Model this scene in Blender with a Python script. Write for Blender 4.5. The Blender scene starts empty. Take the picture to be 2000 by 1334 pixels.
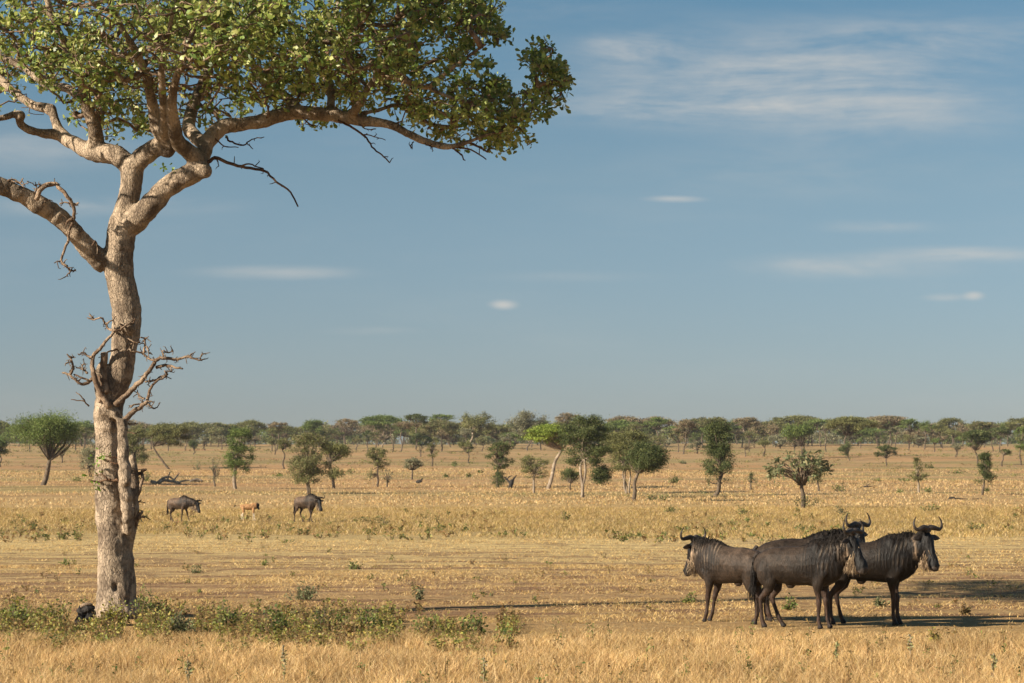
import bpy, math, random
import numpy as np
from mathutils import Vector, noise as mn
random.seed(7); RNG = np.random.default_rng(7)
R = math.radians
F, H0, CAM = 4722.0, 913.0, 2.6          # focal length in photo pixels, level line, eye height
YT = 41.5                                # distance of the big tree
scene = bpy.context.scene
COL = scene.collection

# ------------------------------------------------------------------ terrain
_py = np.arange(0, 7000, 5.0)
_pz = np.interp(_py, [0, 130, 200, 300, 400, 550, 700, 850, 1000, 7000], [0, 0, .35, 1.7, 3.6, 6.4, 9.3, 10.3, 10.4, 8])
_k = np.hanning(15); _k /= _k.sum()
_pz = np.convolve(np.pad(_pz, 7, mode='edge'), _k, mode='valid')
def gz(x, y):
    x = np.asarray(x, float); y = np.asarray(y, float)
    amp = np.interp(y, [0, 60, 200, 400, 700], [.02, .03, .14, .3, .45])
    u = np.sin(x*.083+y*.047)+.6*np.sin(x*.031-y*.021+2)+.35*np.sin(x*.21+y*.011+1)
    return np.interp(y, _py, _pz) + amp*u*.5
_Y = np.concatenate([np.arange(15, 200, .1), np.arange(200, 760, .5)])
def gpos(px, py):
    xs = (px-1000)/F*_Y
    sy = H0+(CAM-gz(xs, _Y))*F/_Y
    i = np.argmax(sy <= py) if (sy <= py).any() else len(_Y)-40
    y = _Y[i]; x = (px-1000)/F*y
    return float(x), float(y), float(gz(x, y))
def P(px, py, y):
    return np.array([(px-1000)/F*y, y, CAM-(py-H0)/F*y])

# ------------------------------------------------------------------ mesh tools
class MB:
    def __init__(s): s.v = []; s.f = {3: [], 4: []}; s.c = []; s.n = 0
    def add(s, v, f, col=None):
        v = np.asarray(v, float).reshape(-1, 3)
        fs = f if isinstance(f, (list, tuple)) else [f]
        for g in fs:
            g = np.asarray(g, int)
            if len(g): s.f[g.shape[1]].append(g+s.n)
        s.v.append(v); s.n += len(v)
        if col is None: col = (1, 1, 1)
        col = np.asarray(col, float)
        if col.ndim == 1: col = np.tile(col, (len(v), 1))
        s.c.append(col)
    def mesh(s, name, smooth=True):
        me = bpy.data.meshes.new(name)
        if not s.n: return me
        v = np.concatenate(s.v); me.vertices.add(len(v)); me.vertices.foreach_set('co', v.ravel())
        loops = []; starts = []; o = 0
        for k in (3, 4):
            if s.f[k]:
                g = np.concatenate(s.f[k]); loops.append(g.ravel()); starts.append(o+np.arange(len(g))*k); o += g.size
        loops = np.concatenate(loops); starts = np.concatenate(starts)
        me.loops.add(len(loops)); me.loops.foreach_set('vertex_index', loops.astype(np.int32))
        me.polygons.add(len(starts)); me.polygons.foreach_set('loop_start', starts.astype(np.int32))
        me.polygons.foreach_set('use_smooth', np.full(len(starts), smooth, dtype=bool))
        me.update(calc_edges=True)
        a = me.attributes.new('Col', 'FLOAT_COLOR', 'POINT')
        c = np.concatenate(s.c); a.data.foreach_set('color', np.hstack([c, np.ones((len(c), 1))]).ravel())
        return me
    def build(s, name, mat, parent=None, smooth=True, loc=None):
        o = bpy.data.objects.new(name, s.mesh(name, smooth)); COL.objects.link(o)
        if mat: o.data.materials.append(mat)
        if parent: o.parent = parent
        if loc is not None: o.location = loc
        return o
def tag(o, label=None, cat=None, group=None, kind=None):
    for k, v in (('label', label), ('category', cat), ('group', group), ('kind', kind)):
        if v: o[k] = v
    return o
def empty(name, loc, rz=0, s=1):
    o = bpy.data.objects.new(name, None); COL.objects.link(o); o.location = [float(a) for a in loc]
    o.rotation_euler = (0, 0, rz); o.scale = (s, s, s); o.empty_display_size = .2
    return o
def norm(a): return a/(np.linalg.norm(a, axis=-1, keepdims=True)+1e-9)
def tube(mb, pts, rad, n=6, col=None, side=None, rad2=None):
    pts = np.asarray(pts, float); k = len(pts); rad = np.broadcast_to(np.asarray(rad, float), (k,))
    T = norm(np.gradient(pts, axis=0))
    if side is None:
        ref = np.zeros(3); ref[np.argmin(np.abs(T[0]))] = 1
        Nn = np.zeros((k, 3)); c = norm(np.cross(T[0], ref))
        for i in range(k):
            c = norm(c-T[i]*np.dot(c, T[i])); Nn[i] = c
    else:
        sd = np.broadcast_to(np.asarray(side, float), (k, 3)); Nn = norm(sd-T*np.sum(sd*T, 1, keepdims=True))
    B = np.cross(T, Nn); rad2 = rad if rad2 is None else np.asarray(rad2, float)
    a = np.arange(n)/n*2*math.pi
    V = pts[:, None]+Nn[:, None]*(np.cos(a)[None, :, None]*rad[:, None, None])+B[:, None]*(np.sin(a)[None, :, None]*rad2[:, None, None])
    V = V.reshape(-1, 3); i = np.arange(k-1)[:, None]*n; j = np.arange(n)[None]; j2 = (j+1) % n
    q = np.stack([i+j, i+j2, i+n+j2, i+n+j], -1).reshape(-1, 4)
    V = np.vstack([V, pts[0]-T[0]*rad[0]*.3, pts[-1]+T[-1]*rad[-1]*.3]); b = k*n
    jj = np.arange(n); jj2 = (jj+1) % n
    t = np.vstack([np.stack([np.full(n, b), jj2, jj], -1), np.stack([np.full(n, b+1), b-n+jj, b-n+jj2], -1)])
    if col is not None and np.ndim(col) == 2: col = np.vstack([np.repeat(col, n, 0), col[:1], col[-1:]])
    mb.add(V, [q, t], col)
def smooth_path(pts, sub=4, jit=0, rng=RNG):
    pts = np.asarray(pts, float); k = len(pts)
    if k < 3: 
        t = np.linspace(0, 1, sub+1)[:, None]; return pts[0]*(1-t)+pts[1]*t
    p = np.vstack([2*pts[0]-pts[1], pts, 2*pts[-1]-pts[-2]]); out = []
    for i in range(1, k):
        a, b, c, d = p[i-1], p[i], p[i+1], p[i+2]
        for t in np.arange(sub)/sub:
            out.append(.5*((2*b)+(c-a)*t+(2*a-5*b+4*c-d)*t*t+(3*b-a-3*c+d)*t**3))
    out.append(pts[-1]); out = np.array(out)
    if jit: out[1:-1, :3] += rng.normal(0, jit, out[1:-1, :3].shape)
    return out
def ellipsoid(mb, c, r, n=12, m=8, col=None, rot=None):
    th = np.linspace(0, math.pi, m+1)[1:-1]; a = np.arange(n)/n*2*math.pi
    V = np.stack([np.outer(np.sin(th), np.cos(a)), np.outer(np.sin(th), np.sin(a)), np.outer(np.cos(th), np.ones(n))], -1).reshape(-1, 3)
    V = np.vstack([V, [0, 0, 1], [0, 0, -1]])*np.asarray(r)
    if rot is not None: V = V@np.asarray(rot).T
    V = V+np.asarray(c); i = np.arange(m-2)[:, None]*n; j = np.arange(n)[None]; j2 = (j+1) % n
    q = np.stack([i+j, i+n+j, i+n+j2, i+j2], -1).reshape(-1, 4); b = (m-1)*n; jj = np.arange(n); jj2 = (jj+1) % n
    t = np.vstack([np.stack([np.full(n, b), jj, jj2], -1), np.stack([np.full(n, b+1), b-n+jj2, b-n+jj], -1)])
    mb.add(V, [q, t], col)
def rvec(n, rng=RNG): return norm(rng.normal(size=(n, 3)))
def leaves(mb, c, d, nrm, L, W, col, shape='leaf'):
    """c base points, d directions, nrm leaf normals"""
    n = len(c); d = norm(d); s = norm(np.cross(d, nrm)); up = np.cross(s, d)
    L = np.broadcast_to(L, (n,))[:, None]; W = np.broadcast_to(W, (n,))[:, None]
    if shape == 'leaf':
        V = np.stack([c, c+d*L*.35+s*W*.32+up*L*.04, c+d*L*.35-s*W*.32+up*L*.04, c+d*L*.72+s*W*.5, c+d*L*.72-s*W*.5, c+d*L-up*L*.08], 1)
        b = np.arange(n)[:, None]*6
        f3 = np.vstack([b+[0, 1, 2], b+[3, 5, 4]]); f4 = b+[1, 3, 4, 2]; k = 6; fs = [f3, f4]
    else:
        V = np.stack([c-s*W*.5, c+s*W*.5, c+d*L+s*W*.3, c+d*L-s*W*.3], 1); b = np.arange(n)[:, None]*4; fs = [b+[0, 1, 2, 3]]; k = 4
    mb.add(V.reshape(-1, 3), fs, np.repeat(col, k, 0) if np.ndim(col) == 2 else col)
def remesh(mb, name, voxel, smooth_it=3):
    o = mb.build(name+'_tmp', None)
    m = o.modifiers.new('r', 'REMESH'); m.mode = 'VOXEL'; m.voxel_size = voxel
    if smooth_it:
        m = o.modifiers.new('s', 'SMOOTH'); m.iterations = smooth_it; m.factor = .5
    dg = bpy.context.evaluated_depsgraph_get(); me = bpy.data.meshes.new_from_object(o.evaluated_get(dg))
    bpy.data.objects.remove(o); me.name = name
    me.polygons.foreach_set('use_smooth', np.ones(len(me.polygons), bool))
    co = np.empty(len(me.vertices)*3); me.vertices.foreach_get('co', co); nn = np.empty_like(co); me.vertices.foreach_get('normal', nn)
    return me, co.reshape(-1, 3), nn.reshape(-1, 3)
def setcol(me, c):
    for a in list(me.attributes):
        if a.name == 'Col': me.attributes.remove(a)
    a = me.attributes.new('Col', 'FLOAT_COLOR', 'POINT'); a.data.foreach_set('color', np.hstack([c, np.ones((len(c), 1))]).ravel())
def fnoise(p, sc, seed=0):
    return np.array([mn.noise(Vector((a[0]*sc+seed, a[1]*sc, a[2]*sc))) for a in p])
def vnoise(x, y, sc, seed=0):
    """cheap 2-d value noise, vectorised"""
    x = np.asarray(x)*sc+seed*17.3; y = np.asarray(y)*sc+seed*5.1
    xi = np.floor(x).astype(int); yi = np.floor(y).astype(int); fx = x-xi; fy = y-yi; fx = fx*fx*(3-2*fx); fy = fy*fy*(3-2*fy)
    def h(a, b): 
        v = np.sin(a*127.1+b*311.7)*43758.5453; return v-np.floor(v)
    return (h(xi, yi)*(1-fx)+h(xi+1, yi)*fx)*(1-fy)+(h(xi, yi+1)*(1-fx)+h(xi+1, yi+1)*fx)*fy

# ------------------------------------------------------------------ materials
class NT:
    def __init__(s, m):
        m.use_nodes = True; s.t = m.node_tree; s.t.nodes.clear()
    def n(s, typ, **kw):
        nd = s.t.nodes.new(typ)
        for k, v in kw.items():
            if k[0] == '_': setattr(nd, k[1:], v)
        for k, v in kw.items():
            if k[0] == '_': continue
            key = int(k[1:]) if (k[0] == 'i' and k[1:].isdigit()) else k.replace('__', ' ')
            if isinstance(v, bpy.types.NodeSocket): s.t.links.new(v, nd.inputs[key])
            else: nd.inputs[key].default_value = v
        return nd
    def math(s, op, a, b=0, clamp=False): return s.n('ShaderNodeMath', _operation=op, i0=a, i1=b, _use_clamp=clamp).outputs[0]
    def mix(s, f, a, b, mode='MIX'):
        nd = s.t.nodes.new('ShaderNodeMix'); nd.data_type = 'RGBA'; nd.blend_type = mode
        for i, v in ((0, f), (6, a), (7, b)):
            if isinstance(v, bpy.types.NodeSocket): s.t.links.new(v, nd.inputs[i])
            else: nd.inputs[i].default_value = v if i == 0 or len(v) == 4 else (*v, 1)
        return nd.outputs[2]
    def noise(s, vec, scale, detail=3, rough=.5, dist=0):
        kw = dict(Scale=scale, Detail=detail, Roughness=rough, Distortion=dist)
        if vec is not None: kw['Vector'] = vec
        return s.n('ShaderNodeTexNoise', **kw).outputs[0]
    def mapr(s, v, a, b, c=0, d=1):
        return s.n('ShaderNodeMapRange', _interpolation_type='SMOOTHSTEP', i0=v, i1=a, i2=b, i3=c, i4=d).outputs[0]
    def scalev(s, vec, sc): return s.n('ShaderNodeVectorMath', _operation='MULTIPLY', i0=vec, i1=sc).outputs[0]
    def out(s, surf): s.t.links.new(surf, s.n('ShaderNodeOutputMaterial').inputs[0])
def leafmat(name, tint=(1, 1, 1), trans=.35, rough=.55, var=.35, spec=.3):
    m = bpy.data.materials.new(name); t = NT(m)
    col = t.n('ShaderNodeAttribute', _attribute_name='Col').outputs[0]
    pos = t.n('ShaderNodeTexCoord').outputs['Object']
    nz = t.noise(pos, 3.0, 3)
    c = t.mix(1.0, col, (*tint, 1), 'MULTIPLY')
    hsv = t.n('ShaderNodeHueSaturation', Value=t.mapr(nz, .3, .7, 1-var, 1+var), Color=c).outputs[0]
    b = t.n('ShaderNodeBsdfPrincipled', Base__Color=hsv, Roughness=rough); b.inputs['Specular IOR Level'].default_value = spec
    tr = t.n('ShaderNodeBsdfTranslucent', Color=hsv)
    t.out(t.n('ShaderNodeMixShader', i0=trans, i1=b.outputs[0], i2=tr.outputs[0]).outputs[0]); return m
def barkmat(name, c1, c2, c3, sc=1.0, bump=.5, usecol=False):
    m = bpy.data.materials.new(name); t = NT(m)
    pos = t.n('ShaderNodeTexCoord').outputs['Object']
    st = t.scalev(pos, (1, 1, .45))
    a = t.noise(st, 3*sc, 5, .6); b = t.noise(st, 14*sc, 6, .65); f = t.noise(t.scalev(pos, (1, 1, .3)), 45*sc, 4, .6)
    vor = t.n('ShaderNodeTexVoronoi', Vector=st, Scale=22*sc, _feature='DISTANCE_TO_EDGE').outputs[0]
    c = t.mix(t.mapr(a, .38, .62), c1, c2); c = t.mix(t.mapr(b, .47, .68), c, c3)
    c = t.mix(t.mapr(f, .5, .3, 0, .55), c, tuple(x*.45 for x in c2))
    pale = t.mapr(t.noise(pos, 2.1*sc, 4, .7), .56, .68)
    c = t.mix(t.math('MULTIPLY', pale, .55), c, tuple(min(1, x*1.5) for x in c1))
    pit = t.mapr(vor, 0, .05, .72, 1)
    c = t.mix(1.0, c, t.n('ShaderNodeCombineColor', i0=pit, i1=pit, i2=pit).outputs[0], 'MULTIPLY')
    pm = t.noise(t.scalev(pos, (1, 1, .7)), 2.6*sc, 9, .72, .4)
    c = t.mix(t.mapr(pm, .515, .56, 0, .75), c, tuple(min(1, x*1.35) for x in c1)); c = t.mix(t.mapr(pm, .46, .41, 0, .7), c, tuple(x*.8 for x in c2))
    if usecol: c = t.mix(1.0, c, t.n('ShaderNodeAttribute', _attribute_name='Col').outputs[0], 'MULTIPLY')
    h = t.math('ADD', t.math('MULTIPLY', b, .6), t.math('ADD', t.math('MULTIPLY', f, .35), t.mapr(vor, 0, .1, 0, .25)))
    bp = t.n('ShaderNodeBump', Strength=bump, Distance=.07, Height=h).outputs[0]
    p = t.n('ShaderNodeBsdfPrincipled', Base__Color=c, Roughness=.9, Normal=bp); p.inputs['Specular IOR Level'].default_value = .12
    t.out(p.outputs[0]); return m
M = {}
M['bark'] = barkmat('tree_bark', (.39, .30, .215), (.17, .125, .09), (.33, .25, .175), 1, .9)
M['branch'] = barkmat('branch_bark', (.24, .165, .11), (.13, .085, .06), (.30, .22, .155), 1.5, .5)
M['deadwood'] = barkmat('dead_wood', (.34, .245, .17), (.16, .10, .065), (.26, .18, .12), 2, .7, True)
M['farbark'] = barkmat('far_bark', (.14, .105, .075), (.08, .06, .045), (.19, .145, .10), .5, .3)
M['palebark'] = barkmat('pale_bark', (.34, .27, .2), (.2, .15, .11), (.28, .22, .16), .5, .3)
M['leaf'] = leafmat('tree_leaf', trans=.4, rough=.42, spec=.45, var=.2)
M['farleaf'] = leafmat('acacia_leaf', trans=.3, rough=.7)
M['weedleaf'] = leafmat('weed_leaf', trans=.35, rough=.6, var=.25)
M['grass'] = leafmat('dry_grass_blade', trans=.25, rough=.75, var=.2, spec=.15)

def ground_material():
    m = bpy.data.materials.new('savanna_ground'); t = NT(m)
    pos = t.n('ShaderNodeNewGeometry').outputs['Position']
    y = t.n('ShaderNodeSeparateXYZ', i0=pos).outputs[1]
    wob = t.noise(t.scalev(pos, (.05, .12, 1)), 1.0, 4, .6)
    yy = t.math('ADD', y, t.math('MULTIPLY', t.math('SUBTRACT', wob, .5), 26))
    ly = t.math('LOGARITHM', t.math('MAXIMUM', yy, 10.0), 10.0)      # 1.45 (28 m) .. 2.9 (800 m)
    r = t.n('ShaderNodeValToRGB', i0=t.n('ShaderNodeMapRange', i0=ly, i1=1.4, i2=2.9).outputs[0])
    stops = [(28, (.36, .225, .095)), (38, (.38, .24, .10)), (44, (.38, .24, .11)), (55, (.40, .255, .125)), (66, (.52, .37, .17)), (86, (.60, .44, .20)), (100, (.32, .225, .09)), (128, (.37, .25, .095)), (150, (.47, .315, .135)), (200, (.44, .285, .135)), (300, (.43, .27, .135)), (420, (.42, .265, .135)), (560, (.43, .28, .14)), (790, (.38, .26, .13))]
    el = r.color_ramp.elements
    while len(el) < len(stops): el.new(.5)
    for e, (d, c) in zip(el, stops): e.position = (math.log10(d)-1.4)/1.5; e.color = (*c, 1)
    base = r.outputs[0]
    # straw litter / bare reddish soil, in streaks lying across the view as mown grass dries
    st = t.scalev(pos, (.22, .75, 1))
    n1 = t.noise(st, 1.0, 7, .66, .6); n2 = t.noise(pos, 2.2, 7, .72); n5 = t.noise(pos, 1.1, 6, .7, .5); n3 = t.noise(pos, 16, 4, .7); n4 = t.noise(t.scalev(pos, (.02, .06, 1)), 1, 5, .6)
    near = t.mapr(y, 75, 125, 1, 0)
    soilm = t.math('MULTIPLY', t.mapr(n1, .47, .56), t.mapr(n2, .36, .52, .25, 1))
    band = t.math('MULTIPLY', t.mapr(y, 39, 43), t.mapr(y, 62, 95, 1, .25))
    base = t.mix(t.math('MULTIPLY', soilm, t.math('MULTIPLY', band, .85)), base, (.19, .098, .058))
    thinl = t.math('MULTIPLY', t.mapr(n5, .545, .60), t.math('MULTIPLY', t.mapr(y, 38, 46), t.mapr(y, 110, 80, .15, .8)))  # thin dark lines: shade of small tufts painted into the ground colour
    base = t.mix(thinl, base, (.155, .085, .045))
    dark = t.math('MULTIPLY', t.mapr(n1, .40, .33), t.math('MULTIPLY', near, .55))
    base = t.mix(dark, base, (.12, .075, .045))
    pale = t.math('MULTIPLY', t.mapr(n2, .52, .66), .55)
    base = t.mix(pale, base, (.58, .43, .22))
    # far field: green and reddish patches
    far = t.mapr(y, 150, 220)
    base = t.mix(t.math('MULTIPLY', t.mapr(n4, .50, .57), t.math('MULTIPLY', far, .7)), base, (.27, .225, .09))
    base = t.mix(t.math('MULTIPLY', t.mapr(n4, .48, .41), t.math('MULTIPLY', far, .6)), base, (.42, .225, .10))
    s2 = t.noise(t.scalev(pos, (.05, .10, 1)), 1, 8, .75)
    base = t.mix(t.math('MULTIPLY', t.mapr(s2, .52, .60), t.math('MULTIPLY', far, .75)), base, (.20, .145, .065))
    base = t.mix(t.math('MULTIPLY', t.mapr(s2, .44, .34), t.math('MULTIPLY', far, .5)), base, (.48, .34, .17))
    base = t.mix(t.mapr(n3, .55, .75, 0, .5), base, (.10, .068, .04))
    base = t.mix(t.mapr(n3, .45, .25, 0, .4), base, (.6, .43, .2))
    hgt = t.math('ADD', n2, t.math('MULTIPLY', n3, .5))
    bp = t.n('ShaderNodeBump', Strength=1.0, Distance=.10, Height=t.math('ADD', hgt, n5)).outputs[0]
    p = t.n('ShaderNodeBsdfPrincipled', Base__Color=base, Roughness=.95, Normal=bp); p.inputs['Specular IOR Level'].default_value = .1
    t.out(p.outputs[0]); return m
M['ground'] = ground_material()

def furmat(name, sheen=.15, rough=.5):
    m = bpy.data.materials.new(name); t = NT(m)
    pos = t.n('ShaderNodeTexCoord').outputs['Object']
    col = t.n('ShaderNodeAttribute', _attribute_name='Col').outputs[0]
    f = t.noise(t.scalev(pos, (1, 1, .25)), 70, 3, .6); g = t.noise(t.scalev(pos, (1, 1, .6)), 9, 4, .6)
    v = t.math('MULTIPLY', t.mapr(f, .3, .7, .6, 1.4), t.mapr(g, .3, .7, .6, 1.4))
    c = t.n('ShaderNodeHueSaturation', Value=v, Color=col).outputs[0]
    bp = t.n('ShaderNodeBump', Strength=.7, Distance=.02, Height=t.math('ADD', f, g)).outputs[0]
    p = t.n('ShaderNodeBsdfPrincipled', Base__Color=c, Roughness=rough, Normal=bp); p.inputs['Specular IOR Level'].default_value = .22
    p.inputs['Sheen Weight'].default_value = sheen
    t.out(p.outputs[0]); return m
M['fur'] = furmat('short_fur', .0, .52); M['hair'] = furmat('long_hair', .0, .6); M['horn'] = furmat('horn_keratin', 0, .38)

def stonemat(name, c1, c2):
    m = bpy.data.materials.new(name); t = NT(m); pos = t.n('ShaderNodeTexCoord').outputs['Object']
    a = t.noise(pos, 6, 6, .7)
    bp = t.n('ShaderNodeBump', Strength=.8, Distance=.05, Height=a).outputs[0]
    p = t.n('ShaderNodeBsdfPrincipled', Base__Color=t.mix(t.mapr(a, .35, .65), c1, c2), Roughness=.9, Normal=bp); t.out(p.outputs[0]); return m
M['char'] = stonemat('charred_wood', (.012, .010, .009), (.035, .028, .024))
M['eye'] = bpy.data.materials.new('eye_gloss'); _t = NT(M['eye']); _t.out(_t.n('ShaderNodeBsdfPrincipled', Base__Color=(.01, .007, .005, 1), Roughness=.12).outputs[0])

# ------------------------------------------------------------------ ground sheet
def build_ground():
    rows = np.concatenate([np.linspace(-60, 20, 20), np.geomspace(21, 6500, 420)])
    s = np.linspace(-1, 1, 181); s = np.sign(s)*np.abs(s)**1.3
    Yg = np.repeat(rows[:, None], len(s), 1); Xg = s[None]*(60+np.abs(Yg)*1.3)
    Zg = gz(Xg, np.maximum(Yg, 0)) - .004
    nr, nc = Yg.shape; V = np.stack([Xg, Yg, Zg], -1).reshape(-1, 3)
    i = np.arange(nr-1)[:, None]*nc; j = np.arange(nc-1)[None]
    mb = MB(); mb.add(V, np.stack([i+j, i+j+1, i+nc+j+1, i+nc+j], -1).reshape(-1, 4))
    tag(mb.build('ground', M['ground']), kind='structure', label='dry golden savanna ground rising gently to the far tree line')
build_ground()

# ------------------------------------------------------------------ grass
def scatter(y0, y1, dens, margin=2.0):
    ar = 2*((y1+y0)/2*.2118+margin)*(y1-y0); n = int(ar*dens)
    y = np.sqrt(RNG.uniform(y0*y0, y1*y1, n)); x = RNG.uniform(-1, 1, n)*(y*.2118+margin)
    return x, y
STRAW = np.array([(.60, .43, .22), (.66, .50, .28), (.50, .34, .16), (.70, .56, .34), (.42, .27, .14), (.54, .41, .18)])
def blades(mb, x, y, h, w, lean, pal, clump=.0):
    n = len(x); z = gz(x, y)
    a = RNG.uniform(0, 2*math.pi, n); side = np.stack([np.cos(a), np.sin(a)*.6, np.zeros(n)], -1)
    ln = np.stack([RNG.normal(.1, 1, n), RNG.normal(0, 1, n), np.zeros(n)], -1)*(h*lean)[:, None]
    c = np.stack([x, y, z-.01], -1); up = np.zeros((n, 3)); up[:, 2] = h
    s = side*(w/2)[:, None]
    V = np.stack([c-s, c+s, c+up*.6+ln*.4-s*.75, c+up*.6+ln*.4+s*.75, c+up+ln], 1)
    b = np.arange(n)[:, None]*5
    col = pal[RNG.integers(0, len(pal), n)]*RNG.uniform(.8, 1.15, (n, 1))*[1.05, 1.03, .94]*(.78+.4*vnoise(x, y, 1.1, 21)[:, None])
    mb.add(V.reshape(-1, 3), [b+[0, 1, 3, 2], b+[2, 3, 4]], np.repeat(col, 5, 0))
def build_grass():
    mb = MB()
    x, y = scatter(26, 39.5, 850)
    k = vnoise(x, y, .7, 1)*.6+vnoise(x, y, 2.5, 2)*.4
    edge = 34.7+1.5*vnoise(x, y*0, .35, 3)+np.where(x > 1, .3, -.2)
    fade = np.interp(y-edge, [-1, 2.5], [1, .3])
    keep = (RNG.random(len(x)) < (.2+1.1*k)*np.interp(y-edge, [0, 3.2], [1, .25])) & (y < edge+3+RNG.normal(0, .6, len(x))); x, y, k, fade = x[keep], y[keep], k[keep], fade[keep]
    blades(mb, x, y, fade*(.07+.21*k)*RNG.uniform(.4, 1.3, len(x)), RNG.uniform(.004, .009, len(x)), .75, STRAW*[1.03, .97, .94])
    # cropped grass and litter between tree and the taller belt
    x, y = scatter(37, 64, 150); k = vnoise(x*.35, y, .8, 4)*.55+vnoise(x, y, 2.1, 5)*.45
    keep = RNG.random(len(x)) < np.clip((k-.40)*4.2, .05, 1); x, y, k = x[keep], y[keep], k[keep]
    blades(mb, x, y, (.018+.05*k)*RNG.uniform(.5, 1.5, len(x)), RNG.uniform(.007, .016, len(x)), 1.6, STRAW*[1.05, 1.0, .9])
    x, y = scatter(62, 92, 30); k = vnoise(x*.3, y, .5, 6)*.6+vnoise(x, y, 1.7, 5)*.4
    keep = RNG.random(len(x)) < np.clip((k-.33)*4, .1, 1); x, y, k = x[keep], y[keep], k[keep]
    blades(mb, x, y, (.02+.05*k)*RNG.uniform(.5, 1.5, len(x)), RNG.uniform(.012, .024, len(x)), 1.6, STRAW*[1.1, 1.05, .92])
    x, y = scatter(84, 150, 38, 4); k = vnoise(x*.4, y, .25, 7)*.5+vnoise(x, y, 1.1, 8)*.5
    keep = (RNG.random(len(x)) < np.clip((k-.2)*2.5, .1, 1)) & (y > 86+10*vnoise(x, y*0, .12, 3)); x, y, k = x[keep], y[keep], k[keep]
    blades(mb, x, y, (.05+.17*k)*RNG.uniform(.4, 1.4, len(x)), RNG.uniform(.012, .026, len(x)), .8, np.vstack([STRAW, [(.36, .27, .08), (.30, .24, .07), (.28, .19, .08)]])*[.95, .92, .86])
    x, y = scatter(145, 330, 5.0, 10); k = vnoise(x*.3, y, .08, 9)*.6+vnoise(x, y, .7, 8)*.4
    keep = RNG.random(len(x)) < np.clip((k-.3)*3, .05, 1); x, y, k = x[keep], y[keep], k[keep]
    blades(mb, x, y, (.06+.14*k)*RNG.uniform(.5, 1.3, len(x)), RNG.uniform(.04, .09, len(x)), .6, STRAW*[.98, .93, .92])
    tag(mb.build('dry_grass', M['grass'], smooth=False), 'dry straw coloured grass covering the open savanna', 'grass', kind='stuff')
build_grass()

GREENW = np.array([(.16, .20, .045), (.20, .23, .06), (.12, .16, .04), (.26, .25, .07), (.10, .15, .04)])
DRYW = np.array([(.36, .24, .09), (.28, .17, .07), (.24, .20, .07)])
def plant(mb, x, y, h, r, pal, nst=7, leaf=.055, nl=9, rng=RNG, z=None, sc=None):
    """one leafy weed: crooked stems with leaves all along"""
    if z is None: z = float(gz(x, y))
    for i in range(nst):
        a = rng.uniform(0, 6.28); rr = r*rng.uniform(.2, 1); hh = h*rng.uniform(.55, 1.05)
        b = np.array([x+math.cos(a)*rr*.25, y+math.sin(a)*rr*.25, z-.02]); e = np.array([x+math.cos(a)*rr, y+math.sin(a)*rr, z+hh])
        m = (b+e)/2+rng.normal(0, .06*h, 3); pts = smooth_path([b, m, e], 3)
        tube(mb, pts, np.linspace(.006, .002, len(pts))*(leaf/.055), 3, (.17, .11, .055))
        t = rng.uniform(.2, 1.0, nl); c = np.stack([np.interp(t, np.linspace(0, 1, len(pts)), pts[:, q]) for q in range(3)], -1)
        d = rvec(nl, rng); d[:, 2] = d[:, 2]*.6+.25
        nr = rvec(nl, rng)*.8+[0, 0, .7]
        L = leaf*rng.uniform(.6, 1.4, nl)
        leaves(mb, c, d, nr, L, L*.55, pal[rng.integers(0, len(pal), nl)]*rng.uniform(.75, 1.25, (nl, 1)))
def build_weeds():
    mb = MB()
    for i in range(1500):
        px = RNG.uniform(-90, 1010); py = RNG.normal(1233, 18)
        if px > 560: py += 6
        if vnoise(px, py*1.5, .02, 3) < .33: continue
        if py < 1180 or py > 1290: continue
        Y = 12277/(py-913); x = (px-1000)/F*Y
        edge = np.interp(px, [-90, 100, 350, 700, 1000], [1, .8, .9, .9, .6])
        u = RNG.random(); pal = GREENW*[1.75, 1.4, 1.3] if u < .5 else (np.vstack([GREENW[3:4]*1.2, DRYW]) if u < .75 else DRYW*1.1)
        plant(mb, x, Y, RNG.uniform(.14, .50)*edge*RNG.uniform(.5, 1), RNG.uniform(.06, .22), pal, RNG.integers(4, 8), RNG.uniform(.03, .06), 8)
    # thin scatter of weeds through the foreground grass and the middle belt
    for i in range(150):
        px = RNG.uniform(-60, 2060); py = RNG.uniform(1240, 1350); Y = 12277/(py-913)
        plant(mb, (px-1000)/F*Y, Y, RNG.uniform(.1, .36), .08, GREENW if RNG.random() < .5 else DRYW, 3, .04, 6)
    for i in range(420):
        py = RNG.uniform(1003, 1062) if i < 330 else RNG.uniform(1070, 1200); px = RNG.uniform(-60, 2060); Y = 12277/(py-913)
        if i < 330 and vnoise(px, py*3, .006, 5) < .35: continue
        s = 1 if i < 330 else .5
        plant(mb, (px-1000)/F*Y, Y, RNG.uniform(.15, .42)*s, RNG.uniform(.15, .5)*s, (GREENW if RNG.random() < .65 else np.vstack([DRYW, GREENW[3:4]]))*[1.05, .95, 1], 5, .10 if i < 330 else .05, 5)
    for i in range(1500):
        y = RNG.uniform(150, 560); x = RNG.uniform(-1, 1)*(y*.215+8)
        if vnoise(x*.4, y, .05, 12) < .36: continue
        k = y/F; n = 16; c = np.array([x, y, float(gz(x, y))+.1])+rvec(n)*[RNG.uniform(.2, 1.3), .5, .15]; L = RNG.uniform(.9, 1.8, n)*k*1.5
        pl_ = (GREENW*[1.2, 1, 1] if RNG.random() < .6 else DRYW*.7); leaves(mb, c, rvec(n)+[0, 0, .6], rvec(n), L, L*.7, pl_[RNG.integers(0, len(pl_), n)])
    tag(mb.build('weeds', M['weedleaf'], smooth=False), 'low green and brown weeds tangled through the dry grass', 'weeds', kind='stuff')
build_weeds()

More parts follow.
